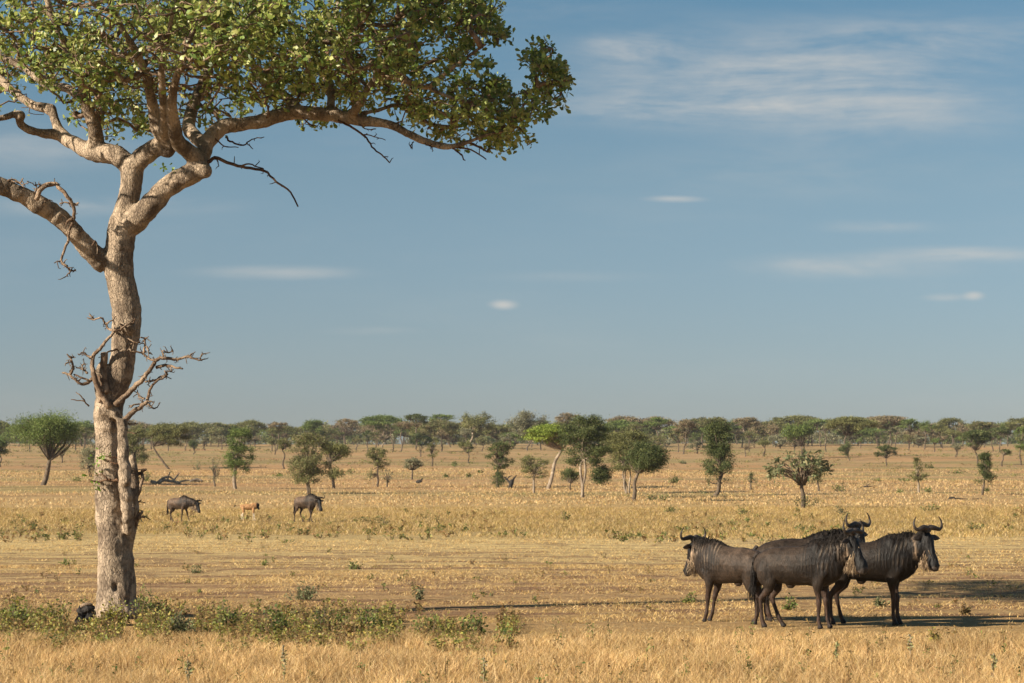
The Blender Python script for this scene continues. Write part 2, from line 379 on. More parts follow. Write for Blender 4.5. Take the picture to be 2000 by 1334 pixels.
def shrub(px, py, hpx, wpx, label, pal=GREENW, leaf=None, name='shrub', nst=None, group='green shrubs on the plain', cat='shrub'):
    x, y, z = gpos(px, py); s = y/F; h = hpx*s; r = wpx*s/2
    root = empty(name, (x, y, z)); tag(root, label, cat, group)
    rng = np.random.default_rng(int(px*7+py)); leaf = leaf or max(.05, 3.4*s)
    st = MB(); lf = MB()
    area = hpx*wpx; n = int(np.clip(nst or area/50, 8, 50)); nl = 13 if y < 80 else 9
    for i in range(n):
        a = rng.uniform(0, 6.28); rr = r*math.sqrt(rng.random()); hh = h*rng.uniform(.3, 1.05)*(1-.5*(rr/r)**2)
        e = np.array([math.cos(a)*rr, math.sin(a)*rr, hh]); b = e*[.25, .25, 0]-[0, 0, .03]
        pts = smooth_path([b, (b+e)/2+rng.normal(0, .07*h, 3), e], 3)
        tube(st, pts, np.linspace(.008, .003, len(pts))*(leaf/.06), 3)
        t = rng.uniform(.15, 1.0, nl); c = np.stack([np.interp(t, np.linspace(0, 1, len(pts)), pts[:, q]) for q in range(3)], -1)+rng.normal(0, leaf*.5, (nl, 3))
        c[:, 2] = np.maximum(c[:, 2], .02)
        d = rvec(nl, rng); d[:, 2] = d[:, 2]*.6+.25; L = leaf*rng.uniform(.6, 1.4, nl)
        leaves(lf, c, d, rvec(nl, rng)*.8+[0, 0, .7], L, L*.6, pal[rng.integers(0, len(pal), nl)]*rng.uniform(.8, 1.5, (nl, 1)))
    st.build('stems', M['farbark'], root, False); lf.build('foliage', M['weedleaf'], root, False)
YEL = np.array([(.34, .30, .05), (.28, .26, .06), (.20, .22, .05), (.3, .2, .07)])
GREYG = np.array([(.15, .16, .075), (.19, .19, .09), (.12, .13, .06)])
shrub(290, 1216, 82, 62, 'dark green leafy shrub against the right foot of the big tree trunk')
shrub(225, 1222, 62, 60, 'yellow leaved shrub right in front of the big tree trunk', YEL)
shrub(112, 1222, 60, 70, 'yellow green shrub left of the charred log by the big tree', np.vstack([YEL, GREENW]))
shrub(30, 1226, 66, 80, 'green shrub at the left edge of the photo below the tree', np.vstack([YEL[:3], GREENW]))
shrub(355, 1240, 55, 60, 'pale leaved bushy weed right of the dark green shrub', GREYG*1.35)
shrub(440, 1236, 72, 50, 'upright green weed with one tall sprig near the tree', GREENW)
shrub(590, 1172, 44, 70, 'sparse twiggy green bush on bare ground behind the weeds', GREYG*1.1, nst=30)
shrub(535, 1246, 70, 70, 'thick green weed clump below the sparse twiggy bush', GREENW)
shrub(640, 1238, 62, 60, 'dark green weed clump in the middle of the weedy strip', GREENW*.8)
shrub(720, 1238, 58, 66, 'olive weed clump right of the middle of the weedy strip', GREENW)
shrub(835, 1244, 50, 52, 'bright green broad leaved shrub, second from the right end of the weedy strip', GREENW*1.0)
shrub(920, 1246, 58, 56, 'green broad leaved shrub nearly at the right end of the weedy strip', GREENW*.95)
shrub(985, 1254, 30, 40, 'low weed closing the right end of the weedy strip', GREENW)
shrub(1347, 1178, 22, 30, 'small green bush left of the leftmost standing wildebeest legs', GREENW)
shrub(1540, 1192, 34, 24, 'small green weed seen between the legs of the wildebeest herd', GREENW)
shrub(1720, 1185, 22, 34, 'small grey green weed by the front legs of the right wildebeest', GREYG)
shrub(1884, 1200, 30, 22, 'withered brown weed on bare ground right of the herd', DRYW*.5)
shrub(1825, 1256, 34, 26, 'yellowish dry weed in front of the right wildebeest', YEL)
shrub(516, 1105, 18, 22, 'tiny green tuft alone on cropped ground behind the weedy strip', GREENW)
shrub(384, 1120, 22, 22, 'thin grey green tuft right of the big trunk on cropped ground', GREYG)
shrub(690, 1112, 20, 34, 'small round green tuft on the cropped ground in mid field', GREENW)
shrub(818, 1172, 30, 26, 'lone upright weed on reddish soil in mid field', GREYG)
shrub(130, 1104, 18, 24, 'small green tuft on cropped ground left of the big trunk', GREENW)
for (a, b, h, w, lb) in [(1310, 1000, 16, 40, 'dark low bush above the leftmost standing wildebeest'), (1645, 1004, 18, 40, 'grey low bush above the middle of the herd'),
        (1815, 998, 18, 52, 'wide dark low bush above the right wildebeest'), (1905, 1034, 20, 40, 'green low bush right of the right wildebeest horns'),
        (1453, 1004, 20, 34, 'low bush below the tall narrow dark tree'), (750, 1026, 22, 24, 'upright grey bush in the grass belt right of the far wildebeest'),
        (1103, 1018, 26, 20, 'upright green bush in the grass belt at mid photo'), (1570, 1038, 16, 34, 'sparse bush just above the backs of the herd'),
        (40, 1024, 16, 50, 'low olive bush in the grass belt left of the trunk')]:
    shrub(a, b, h, w, lb, GREYG*.9 if 'grey' in lb else GREENW*.75, group='bushes in the grass belt')
for (a, b, h, w, lb) in [(683, 925, 10, 26, 'flat green bush right of the forked leafy tree'), (1318, 944, 22, 36, 'dark green bush right of the dark spreading tree'),
        (1284, 977, 18, 50, 'dark scrubby bush at the foot of the dark spreading tree'), (1640, 960, 24, 28, 'round bright green bush right of the spiky candelabra tree'),
        (385, 918, 16, 18, 'round grey bush above the left far wildebeest'), (916, 932, 8, 14, 'small dark green bush in mid plain'),
        (870, 932, 6, 14, 'tiny flat bush left of the small dark green bush'), (888, 911, 12, 14, 'small brown bush behind the flat bushes of mid plain'),
        (938, 924, 5, 14, 'thin flat bush right of the small dark green bush'), (1815, 961, 12, 40, 'dark bush at the foot of the small cone shaped tree'),
        (1870, 925, 9, 30, 'flat green bush in the right half of the plain'), (1815, 915, 8, 22, 'little round green bush on the right of the plain'),
        (1712, 940, 5, 20, 'very flat green bush left of the cone shaped tree'), (1766, 940, 7, 40, 'flat wide green bush behind the cone shaped tree'),
        (1757, 962, 6, 14, 'small green bush left of the cone shaped tree base'), (1928, 960, 8, 14, 'green bush just right of the shaggy tree base at right'),
        (1335, 906, 7, 14, 'small grey green bush far right of the dark spreading tree'), (150, 940, 8, 22, 'flat green bush left of the big trunk'),
        (285, 940, 30, 20, 'dark bush close beside the big trunk on its right'), (545, 930, 5, 30, 'faint flat bush between the slim tree and the shaggy tree'),
        (1060, 908, 8, 30, 'flat dark bush left of the twisted bright green acacia'), (1372, 964, 10, 26, 'grey green bush at the foot of the tall narrow tree')]:
    shrub(a, b, h, w, lb, GREYG if 'grey' in lb else GREENW*.8, group='bushes on the far plain')

# dry stalks in the foreground
def stalk(px, py, hpx, label, col=(.42, .33, .2)):
    x, y, z = gpos(px, py); s = y/F; root = empty('dry_stalk', (x, y, z)); tag(root, label, 'plant stalk', 'dry stalks in the front grass')
    rng = np.random.default_rng(int(px)); h = hpx*s; mb = MB()
    pts = smooth_path([(0, 0, -.02), (rng.normal(0, .015), 0, h*.5), (rng.normal(0, .02), 0, h)], 5)
    tube(mb, pts, np.linspace(.009, .005, len(pts)), 5, col); mb.build('stem', M['weedleaf'], root)
    lf = MB(); n = 46; t = rng.uniform(.25, 1, n); c = np.stack([np.interp(t, np.linspace(0, 1, len(pts)), pts[:, q]) for q in range(3)], -1)
    d = rvec(n, rng)*.7+[0, 0, .35]; L = .05*rng.uniform(.6, 1.3, n)
    leaves(lf, c, d, rvec(n, rng), L, L*.45, np.array([(.34, .33, .14), (.24, .25, .1), col])[rng.integers(0, 3, n)])
    for q in range(5): ellipsoid(lf, (pts[-1][0]+rng.normal(0, .012), rng.normal(0, .012), h-.02*q*2), (.014, .014, .02), 6, 4, (.3, .26, .16))
    lf.build('leaves', M['weedleaf'], root)
stalk(367, 1346, 52, 'thick grey green stalk in the front grass below the trunk')
stalk(552, 1340, 76, 'tall thin seed stalk in the front grass, left of centre')
stalk(1942, 1340, 60, 'brown leafy stalk in the front grass at far right', (.2, .13, .08))
stalk(1778, 1284, 42, 'bleached twisted twig stalk in front of the right wildebeest', (.5, .4, .28))
stalk(945, 1345, 58, 'greenish seed stalk in the front grass near the middle')
stalk(1633, 1300, 40, 'short green stalk in the grass below the herd', (.2, .22, .08))

# ------------------------------------------------------------------ the big tree
def wp(t):   # traced point (px, py, width_px, depth) -> xyz, radius
    px, py, w, dy = t; y = YT+dy; p = P(px, py, y); return np.array([*p, w/2/F*y])
def limb(mb, pts, n=14, sub=5, wob=.03, rng=RNG):
    q = smooth_path([wp(t) for t in pts], sub); k = len(q)
    if wob: q[1:-1, :3] += rng.normal(0, 1, (k-2, 3))*(q[1:-1, 3:4]*wob*2)
    tube(mb, q[:, :3], np.maximum(q[:, 3], .006)*(1+rng.normal(0, wob, k)), n); return q
LIMBS = [
 [(228,1216,100,0),(227,1180,80,0),(227,1120,73,0),(224,1060,68,0),(217,1010,62,0),(212,960,56,0),(211,910,52,0),(210,860,52,0),(210,820,58,0),(213,790,58,0),(222,760,56,0),(236,725,52,0),(241,690,50,0),(246,650,56,0),(248,605,58,0),(240,560,57,0),(232,520,58,0),(234,480,56,0),(240,440,56,0),(249,400,44,0),(256,360,42,0),(258,325,44,0)],
 [(258,335,38,0),(240,312,38,.1),(217,300,40,.2),(182,297,38,.35),(151,283,28,.5),(120,264,25,.7),(107,236,18,.8),(98,214,20,.9),(63,205,18,1.1),(28,180,16,1.3),(-10,146,16,1.6),(-80,110,14,1.9),(-160,70,11,2.2),(-240,20,8,2.4)],
 [(120,264,24,.7),(72,258,18,.5),(42,244,16,.4),(34,222,15,.3),(0,231,12,.2),(-50,225,10,.1),(-120,190,9,-.2),(-200,150,7,-.4)],
 [(182,297,34,.35),(188,262,29,.2),(180,233,26,.1),(168,200,24,0),(160,160,20,-.2),(140,110,17,-.4),(110,50,14,-.6),(80,-30,11,-.8),(40,-120,8,-1)],
 [(168,200,20,0),(130,172,18,.5),(95,168,17,.8),(70,150,15,1.1),(40,128,15,1.5),(0,112,14,1.9),(-70,90,11,2.5),(-160,60,9,3)],
 [(258,328,38,0),(283,303,36,-.1),(312,286,36,-.3),(330,292,28,-.4),(308,250,28,-.5),(300,215,24,-.6),(290,170,18,-.9),(270,110,15,-1.3),(230,40,12,-1.7),(190,-60,9,-2)],
 [(318,283,30,-.3),(322,240,20,-.8),(318,190,16,-1.2),(316,130,12,-1.6),(330,60,10,-2.0),(350,-40,8,-2.4)],
 [(238,440,46,0),(262,432,48,-.1),(283,412,46,-.2),(302,392,44,-.25),(325,368,42,-.3),(352,350,42,-.35),(378,338,42,-.4),(392,330,40,-.4),(384,310,36,-.4),(362,292,31,-.6),(346,275,30,-.8),(340,245,26,-1.1),(335,205,21,-1.4),(345,150,16,-1.8),(370,80,13,-2.2),(400,0,10,-2.5),(430,-90,8,-2.7)],
 [(388,330,42,-.4),(401,334,28,-.5)],
 [(390,322,34,-.4),(402,285,30,-.2),(417,262,33,-.1),(441,246,31,0),(472,243,28,.1),(519,234,27,.2),(560,222,27,.3),(604,220,27,.3),(660,227,26,.2),(707,236,21,.1),(764,244,17,0),(802,264,15,-.1),(849,282,14,-.2),(880,286,12,-.3),(912,278,9,-.4),(955,262,7,-.5),(1000,255,5,-.6)],
 [(402,285,26,-.2),(376,262,27,.3),(368,245,26,.6),(378,205,22,1.1),(400,150,18,1.6),(430,80,14,2.1),(450,0,11,2.5),(470,-90,8,2.9)],
 [(585,218,22,.3),(560,190,18,.6),(530,175,16,1),(500,140,14,1.5),(480,90,12,1.9),(500,20,10,2.2),(520,-80,8,2.5)],
 [(644,225,20,.2),(646,200,17,.5),(644,160,16,.8),(620,130,13,1.1),(640,80,11,1.5),(660,10,9,1.9),(650,-80,7,2.3)],
 [(680,230,20,.2),(698,210,17,-.1),(714,180,16,-.3),(733,158,16,-.5),(758,148,15,-.6),(800,160,13,-.8),(833,170,12,-1),(860,150,9,-1.2),(900,120,8,-1.4),(950,85,6,-1.6)],
 [(733,158,12,-.5),(740,110,11,-.8),(770,60,9,-1.1),(780,-10,8,-1.4)],
 [(833,170,10,-1),(880,190,8,-.8),(930,200,7,-.6),(990,190,5,-.5),(1050,170,4,-.4)],
 [(707,222,10,.1),(740,215,9,.4),(777,205,9,.7),(810,225,9,.9),(850,245,9,1.0),(900,246,8,1.1),(950,228,6,1.2),(1010,225,5,1.2),(1060,205,4,1.2)],
 [(205,512,44,0),(182,496,40,-.1),(162,474,36,-.2),(145,454,35,-.3),(129,436,35,-.35),(99,412,37,-.45),(72,399,38,-.55),(36,378,35,-.7),(0,363,34,-.8),(-60,335,31,-1),(-140,300,27,-1.2),(-220,240,22,-1.5),(-300,160,17,-1.7),(-360,70,12,-1.9)],
 [(-140,300,18,-1.2),(-200,300,16,-1.8),(-290,250,13,-2.4),(-380,180,10,-2.8)],
]
def build_big_tree():
    base = P(228, 1210, YT); base[2] = float(gz(base[0], base[1]))
    root = empty('spreading_tree', base)
    tag(root, 'big gnarled tree with pale bark, forked trunk and dense green crown at left', 'tree')
    off = -base
    mb = MB(); rng = np.random.default_rng(3); sk = []
    for L in LIMBS:
        q = limb(mb, L, 16, 5, .012 if L is LIMBS[0] else .022, rng); sk.append(q)
    # bulges, root flare, knots
    for (px, py, w, h, dy) in [(192,1012,9,22,.0),(252,640,14,14,-.22),(202,1200,18,34,-.05),(256,1198,18,36,-.05),(200,750,17,46,-.12),(400,334,16,15,-.5),(98,214,13,12,.9),(40,226,11,11,.3)]:
        y = YT+dy; ellipsoid(mb, P(px, py, y), (w/F*y, w/F*y, h/F*y))
    # the dead stem grown into the front right of the trunk
    for L in [[(237,818,23,-.33),(240,860,24,-.40),(242,900,25,-.43),(245,940,26,-.43),(248,980,24,-.38),(249,1015,22,-.30),(250,1040,18,-.22)],
              [(258,890,14,-.1),(262,930,18,-.12),(260,980,22,-.12),(254,1020,28,-.06),(246,1070,28,0)],
              [(200,812,34,-.1),(212,800,40,-.15),(226,815,30,-.18)]]:
        limb(mb, L, 12, 4, .06, rng)
    mb.v = [v+off for v in mb.v]
    me, co, nn = remesh(mb, 'trunk', .026, 4)
    w = co-off
    rr = np.clip(fnoise(co*[1, 1, .6], 1.8, 3), -1, 1)*.022+fnoise(co*[1, 1, .16], 6.5, 7)*.016+fnoise(co*[1, 1, .5], 22, 1)*.006
    thick = np.interp(co[:, 2], [0, 5, 9], [1.4, 1, .45])
    # knot hole near the foot and groove beside the dead stem
    kh = P(231, 1146, YT); dd = np.linalg.norm((w-[kh[0], kh[1]-.33, kh[2]])*[1, .6, .7], axis=1)
    rr = rr*thick-.10*np.exp(-(dd/.045)**2)
    co = co+nn*rr[:, None]; me.vertices.foreach_set('co', co.ravel()); me.update()
    o = bpy.data.objects.new('trunk', me); COL.objects.link(o); me.materials.append(M['bark']); o.parent = root
    # ---- crown: grow branches out to attractors
    env_lo = ([-620,-500,-300,-60,0,50,105,115,255,262,300,390,430,560,600,690,780,860,930,1000,1050,1085,1112],
              [60,150,205,215,190,165,172,235,235,205,212,222,196,214,216,214,222,248,272,278,272,230,170])
    env_hi = ([-620,-500,-300,0,300,600,800,900,945,985,1000,1030,1040,1075,1100,1112],
              [20,-90,-200,-290,-300,-230,-130,-60,5,40,95,108,96,102,130,165])
    N = 5700
    px = rng.uniform(-620, 1112, N*9); py = rng.uniform(-300, 285, N*9)
    lo = np.interp(px, *env_lo); hi = np.interp(px, *env_hi)
    rel = (px-230)/890.; dep = 4.4*np.sqrt(np.clip(1-rel**2, .02, 1))*np.interp(px, [600, 1000], [1, .6]); dy = rng.uniform(-1, 1, len(px))*dep
    # keep the outer tips thin, raise the underside away from the middle plane
    keep = (py > np.maximum(hi, -190)) & (py < lo-np.abs(dy)*6*(px < 800)) & (vnoise(px*1.0, py*1.6+dy*60, .020, 2) > .36)
    keep &= (py > -20) | (rng.random(len(px)) < .33)  # out-of-view top and left of crown cut back to lighten its shadow
    keep &= (px > -140); keep &= (px < 850) | (rng.random(len(px)) < .9)
    for (hx, hy, ha, hb) in [(975, 112, 42, 20), (1000, 100, 30, 16), (960, 215, 30, 10), (760, 192, 40, 13), (860, 214, 34, 11), (660, 186, 22, 16), (60, 190, 60, 18), (930, 130, 18, 14), (1060, 205, 12, 26), (700, 110, 18, 14), (560, 150, 22, 14), (1012, 160, 14, 12), (880, 40, 20, 14)]:
        keep &= ((px-hx)/ha)**2+((py-hy)/hb)**2 > 1
    n2 = vnoise(px, py*1.2+dy*40, .040, 9); keep &= n2 > np.where(px > 820, .40, .36)
    den = np.interp(px, [-620, 0, 300, 1112], [.8, .8, 1, 1]); keep &= rng.random(len(px)) < den
    # breathing gaps on the left where bare twigs show
    keep &= ~((px < 130) & (py > 90) & (rng.random(len(px)) < .6))
    idx = np.nonzero(keep)[0][:N]; A = np.stack([(px[idx]-1000)/F*(YT), YT+dy[idx], CAM-(py[idx]-H0)/F*YT], -1)
    nodes = []; par = []; fixed = []
    for q in sk[1:]:
        for r in q[:, :4]:
            if r[2] > 7.6: nodes.append(r[:3]); par.append(-1)
    nodes = np.array(nodes+[(0, 0, 0)]*(N*4)); cnt = len(par); nodes[cnt:] = 1e6
    base_n = cnt
    d0 = np.array([np.min(np.sum((nodes[:base_n]-a)**2, 1)) for a in A]); order = np.argsort(d0+rng.random(len(A))*.5)
    tips = []
    for i in order:
        a = A[i]; D = np.sum(((nodes[:cnt]-a)*[1, 1, 1.25])**2, 1)
        # prefer joining lower / inner nodes so twigs sweep outward and up
        D = D+np.where(nodes[:cnt, 2] > a[2]+.15, .35, 0); j = int(np.argmin(D)); b = nodes[j]
        L = float(np.linalg.norm(a-b)); k = max(1, min(6, int(L/.17)+1)); last = j
        bend = rng.normal(0, .16, 3)*L
        for s in range(1, k+1):
            u = s/k; p = b+(a-b)*u+bend*math.sin(u*math.pi)+(rng.normal(0, .035, 3) if s < k else 0)
            if cnt >= len(nodes): break
            nodes[cnt] = p; par.append(last); last = cnt; cnt += 1
        tips.append(last)
    par = np.array(par); nodes = nodes[:cnt]
    load = np.zeros(cnt); 
    for i in tips: load[i] += 1
    ch = [[] for _ in range(cnt)]
    for i in range(cnt-1, base_n-1, -1):
        load[par[i]] += load[i]; ch[par[i]].append(i)
    rad = np.minimum(.0065*np.maximum(load, 1)**.42, .06)
    tw = MB()
    starts = [(par[i], i) for i in range(base_n, cnt) if par[i] < base_n]
    while starts:
        p0, i = starts.pop(); chain = [p0, i]; 
        while ch[chain[-1]]:
            c = sorted(ch[chain[-1]], key=lambda q: -load[q])
            for q in c[1:]: starts.append((chain[-1], q))
            chain.append(c[0])
        r = rad[chain]; r[0] = r[1]*1.15
        tube(tw, nodes[chain]+off, r, 5 if r[1] > .02 else 4, (.9, .9, .9))
    tw.build('branches', M['branch'], root)
    # ---- leaves in tufts at the tips
    lf = MB(); tips = np.array(tips); T = norm(nodes[tips]-nodes[par[tips]])
    pal = np.array([(.26, .32, .065), (.34, .39, .09), (.17, .25, .05), (.41, .45, .13), (.44, .44, .16), (.11, .17, .04)])
    tn = vnoise(nodes[tips][:, 0], nodes[tips][:, 2]*1.3, 1.1, 6)
    per = rng.integers(6, 13, len(tips)); per = np.where(tn < .30, per//4, per)
    ii = np.repeat(np.arange(len(tips)), per); n = len(ii)
    c = nodes[tips][ii]+off+rng.normal(0, .05, (n, 3)); d = norm(T[ii]*.55+rvec(n, rng)*.9+[0, 0, .12])
    nr = norm(rvec(n, rng)*.8+[-.35, -.3, .55]); L = rng.uniform(.06, .15, n)
    tint = rng.uniform(.75, 1.2, (len(tips), 1))[ii]
    leaves(lf, c, d, nr, L, L*.55, pal[rng.integers(0, len(pal), n)]*tint*rng.uniform(.85, 1.15, (n, 1)))
    # dry brown seed tufts
    m = 260; k = rng.integers(0, len(tips), m); c = nodes[tips][k]+off
    cc = np.repeat(c, 5, 0)+rng.normal(0, .05, (m*5, 3)); L = rng.uniform(.04, .08, m*5)
    leaves(lf, cc, rvec(m*5, rng), rvec(m*5, rng), L, L*.4, np.tile((.26, .14, .08), (m*5, 1)))
    # sprigs on the trunk
    for (sx, sy, q, rr_) in [(325,332,22,.09),(345,336,12,.06),(189,898,12,.05),(250,888,0,.05),(192,921,7,.03),(171,926,5,.03),(186,948,9,.035),(200,887,16,.05)]:
        if q:
            c = P(sx, sy, YT-.35)+off+rng.normal(0, rr_, (q, 3)); L = rng.uniform(.05, .1, q)
            leaves(lf, c, rvec(q, rng), rvec(q, rng), L, L*.5, np.tile((.2, .3, .05), (q, 1)))
    lf.build('crown', M['leaf'], root)
    # ---- dead branches
    def dead(lines, org, sc, dy, name='dead_branch', stubs=2, col=(1, 1, 1)):
        groups = []
        for L in lines:
            p = np.array(L[1]); hit = None
            for g in groups:
                for K in g:
                    Q = smooth_path(np.array(K[1:], float), 4)
                    if np.min(np.linalg.norm(Q-p, axis=1)) < 34: hit = g
            if hit is None: groups.append([L])
            else: hit.append(L)
        for g in groups: dead1(g, org, sc, dy, name, stubs, col)
    def dead1(lines, org, sc, dy, name, stubs, col):
        mb = MB()
        for L in lines:
            w0, w1 = L[0]; w0 *= .86; w1 *= .8; pts = L[1:]; k = len(pts)
            q = smooth_path([wp((org[0]+a/sc, org[1]+b/sc, w0+(w1-w0)*i/(k-1), dy+.05*math.sin(i*1.7+w0))) for i, (a, b) in enumerate(pts)], 4)
            q[1:-1, :3] += rng.normal(0, .006, (len(q)-2, 3)); tube(mb, q[:, :3]+off, np.maximum(q[:, 3], .007), 6, np.tile(np.array(col), (len(q), 1)))
            for s in range(int(len(q)*stubs/8)):
                i = rng.integers(1, len(q)); e = q[i, :3]+rvec(1, rng)[0]*[1, .6, 1]*rng.uniform(.03, .13)
                e2 = e+rvec(1, rng)[0]*.04; tube(mb, np.array([q[i, :3], e, e2])+off, [.009, .007, .004], 4, np.tile(np.array(col)*.7, (3, 1)))
        return mb.build(name, M['deadwood'], root)
    z5 = (60, 580); a = 4.17
    dead([[(14,10),(690,880),(780,800),(860,720),(930,650),(1000,550)],[(10,3),(1000,550),(1020,515),(1080,500),(1200,505),(1280,490),(1370,515),(1400,510)],[(3,2),(1280,490),(1310,470),(1340,445)],[(3,2),(1380,512),(1385,480),(1400,455)],
          [(6,3),(1015,520),(950,490),(900,455),(830,445),(800,425)],[(6,3),(920,455),(930,400),(925,340),(890,330)],[(3,2),(925,345),(960,320)],[(4,2),(940,400),(960,450),(990,470)],[(4,3),(890,370),(850,370),(790,335)],
          [(8,4),(1020,575),(1100,560),(1180,575),(1240,585)],[(5,4),(930,690),(1000,680),(1060,650),(1110,630),(1090,600)],[(4,3),(1085,500),(1080,440),(1120,455),(1160,440)],[(4,3),(1120,560),(1150,590),(1140,610)]], z5, a, -.3, stubs=5)
    dead([[(14,8),(760,1010),(830,940),(900,890),(950,850)],[(8,4),(950,850),(970,760),(1020,690),(1070,660),(1110,650)],[(5,3),(950,850),(1005,855)],[(5,3),(950,875),(1000,905),(1030,900)],[(5,3),(930,830),(880,810),(870,770)],[(5,3),(820,900),(840,880),(940,870)]], z5, a, -.3, stubs=5)
    dead([[(16,9),(640,900),(560,760),(520,650),(500,560),(510,480)],[(9,5),(510,480),(560,420),(620,350),(690,280),(750,260)],[(6,3),(700,265),(640,265),(610,220),(580,170),(520,185),(460,170)],[(3,2),(520,185),(500,160),(475,150)],[(4,2),(610,215),(670,190),(680,150)],[(5,3),(740,255),(800,220),(840,205),(845,175)],[(4,2),(750,240),(720,215),(760,235),(830,240)]], z5, a, -.34, stubs=3)
    dead([[(9,5),(515,650),(440,710),(380,690),(310,630),(260,620)],[(7,3),(320,630),(345,580),(330,510),(295,465)],[(3,2),(310,490),(365,490)],[(3,2),(325,530),(285,540),(280,560)],[(6,3),(460,620),(430,590),(370,575)],[(6,3),(500,490),(460,480),(430,455),(400,470)],[(4,2),(440,600),(420,560),(440,540)],[(5,3),(470,680),(400,650),(350,630)]], z5, a, -.28, stubs=5)
    dead([[(20,18),(610,780),(595,680),(590,560),(600,455)],[(10,7),(640,820),(600,720),(560,650),(545,630)],[(4,3),(570,470),(650,440),(720,415),(800,400),(825,380)],[(6,4),(560,860),(575,820)]], z5, a, -.22, name='broken_stub', stubs=4)
    dead([[(4,2),(475,890),(430,850),(330,835)],[(4,2),(440,850),(410,810),(370,775)],[(4,2),(780,1035),(830,1035),(870,1030)],[(3,2),(790,1100),(850,1110),(890,1100)]], z5, a, -.1, stubs=0, col=(.6, .55, .5))
    z6 = (60, 880); b = 3.175
    dead([[(16,10),(640,470),(655,380),(640,290),(625,240),(660,225)],[(10,6),(640,290),(670,260),(690,180),(690,130),(715,115)],[(8,5),(640,160),(680,140),(700,115)],[(10,6),(640,440),(670,415),(695,375)],[(5,3),(670,415),(710,410)],[(6,4),(640,310),(680,318)]], z6, b, -.1, name='broken_stub', stubs=6)
    dead([[(6,4),(545,190),(480,180),(420,195),(360,180)],[(4,2),(480,180),(440,150),(400,155)],[(4,2),(440,150),(445,120)],[(4,2),(545,80),(500,75),(470,55)],[(4,2),(545,40),(490,40),(460,30)]], z6, b, -.36, stubs=0, col=(.6, .5, .45))
    z7 = (0, 300); c7 = 3.333
    dead([[(9,4),(1335,75),(1400,28),(1500,68),(1600,90),(1720,115),(1800,180),(1890,250),(1940,345)],[(5,3),(1560,85),(1620,68),(1715,97)],[(4,2),(1410,30),(1425,80)]], z7, c7, -.5, stubs=3, col=(.55, .45, .4))
    dead([[(12,7),(235,300),(270,230),(340,200),(370,205),(430,270),(475,340),(480,420),(450,500)],[(7,5),(450,500),(440,580),(400,690),(430,730),(460,760),(492,757)],[(4,2),(460,760),(430,800)],[(4,2),(395,700),(370,700)],[(5,3),(360,195),(320,190),(250,215),(225,250)],[(3,2),(240,215),(205,190)],[(4,3),(475,330),(420,315),(390,330)],[(3,2),(470,325),(515,322)],[(6,5),(470,420),(440,440),(430,460)],[(5,3),(290,310),(320,300)]], z7, c7, -.9, stubs=5)
    dead([[(6,3),(50,180),(90,170),(130,190),(150,160)],[(4,2),(130,190),(160,220)],[(5,3),(600,600),(620,570),(635,610)],[(4,3),(60,178),(100,185),(150,205)]], z7, c7, -.8, stubs=3)
    z4 = (550, 0); s4 = 3.177
    dead([[(6,3),(350,750),(420,780),(510,840),(560,910),(620,960),(670,1010)],[(3,2),(510,835),(590,850),(645,870)],[(3,2),(480,770),(530,800),(585,800)],[(4,3),(130,730),(180,770),(220,785)]], z4, s4, 0, stubs=3, col=(.45, .35, .3))
    dead([[(5,3),(1060,920),(1100,950),(1140,995)],[(5,3),(1080,915),(1180,930),(1270,990)],[(6,4),(1150,880),(1220,910),(1280,945)],[(3,2),(1270,940),(1290,925),(1320,925)],[(4,2),(890,890),(930,910),(935,940)],[(3,2),(820,880),(800,900),(805,920)]], z4, s4, -.3, stubs=2, col=(.5, .4, .35))
    dead([[(5,2),(1400,850),(1440,880),(1510,900),(1560,865),(1640,850)],[(4,2),(1330,850),(1390,905),(1480,915)],[(3,2),(1530,885),(1570,925)]], (0, 0), 3.177, -.2, stubs=3, col=(.5, .4, .35))
build_big_tree()

# charred log at the foot
def charred_log():
    x, y, z = gpos(165, 1222); root = empty('charred_log', (x, y, z), 0, .66); tag(root, 'charred hollow log stub with pale top beside the big trunk', 'log')
    mb = MB()
    for (c_, r_) in [((-.05, 0, .12), (.17, .16, .24)), ((.03, .02, .34), (.14, .13, .18)), ((.12, .05, .44), (.13, .10, .07)), ((-.10, .02, .38), (.07, .09, .13)), ((.16, .05, .2), (.10, .12, .2)), ((-.12, -.05, .04), (.16, .12, .12))]: ellipsoid(mb, c_, r_)
    me, co, nn = remesh(mb, 'burnt_wood', .02, 2); hol = np.exp(-(((co-[.02, -.13, .26])/[.07, .09, .13])**2).sum(1)); co = co+nn*(fnoise(co, 7)*.06+fnoise(co, 20)*.02-.09*hol)[:, None]; me.vertices.foreach_set('co', co.ravel())
    o = bpy.data.objects.new('burnt_wood', me); COL.objects.link(o); o.parent = root; me.materials.append(M['char'])
    mb = MB(); tube(mb, smooth_path([(-.14, .0, .42), (-.02, .0, .505), (.12, .02, .52), (.24, .06, .47)], 3)[:9], [.02, .035, .045, .05, .05, .045, .04, .03, .015], 8, np.tile((1.1, 1.1, 1.1), (9, 1)))
    mb.build('pale_wood', M['deadwood'], root)
charred_log()

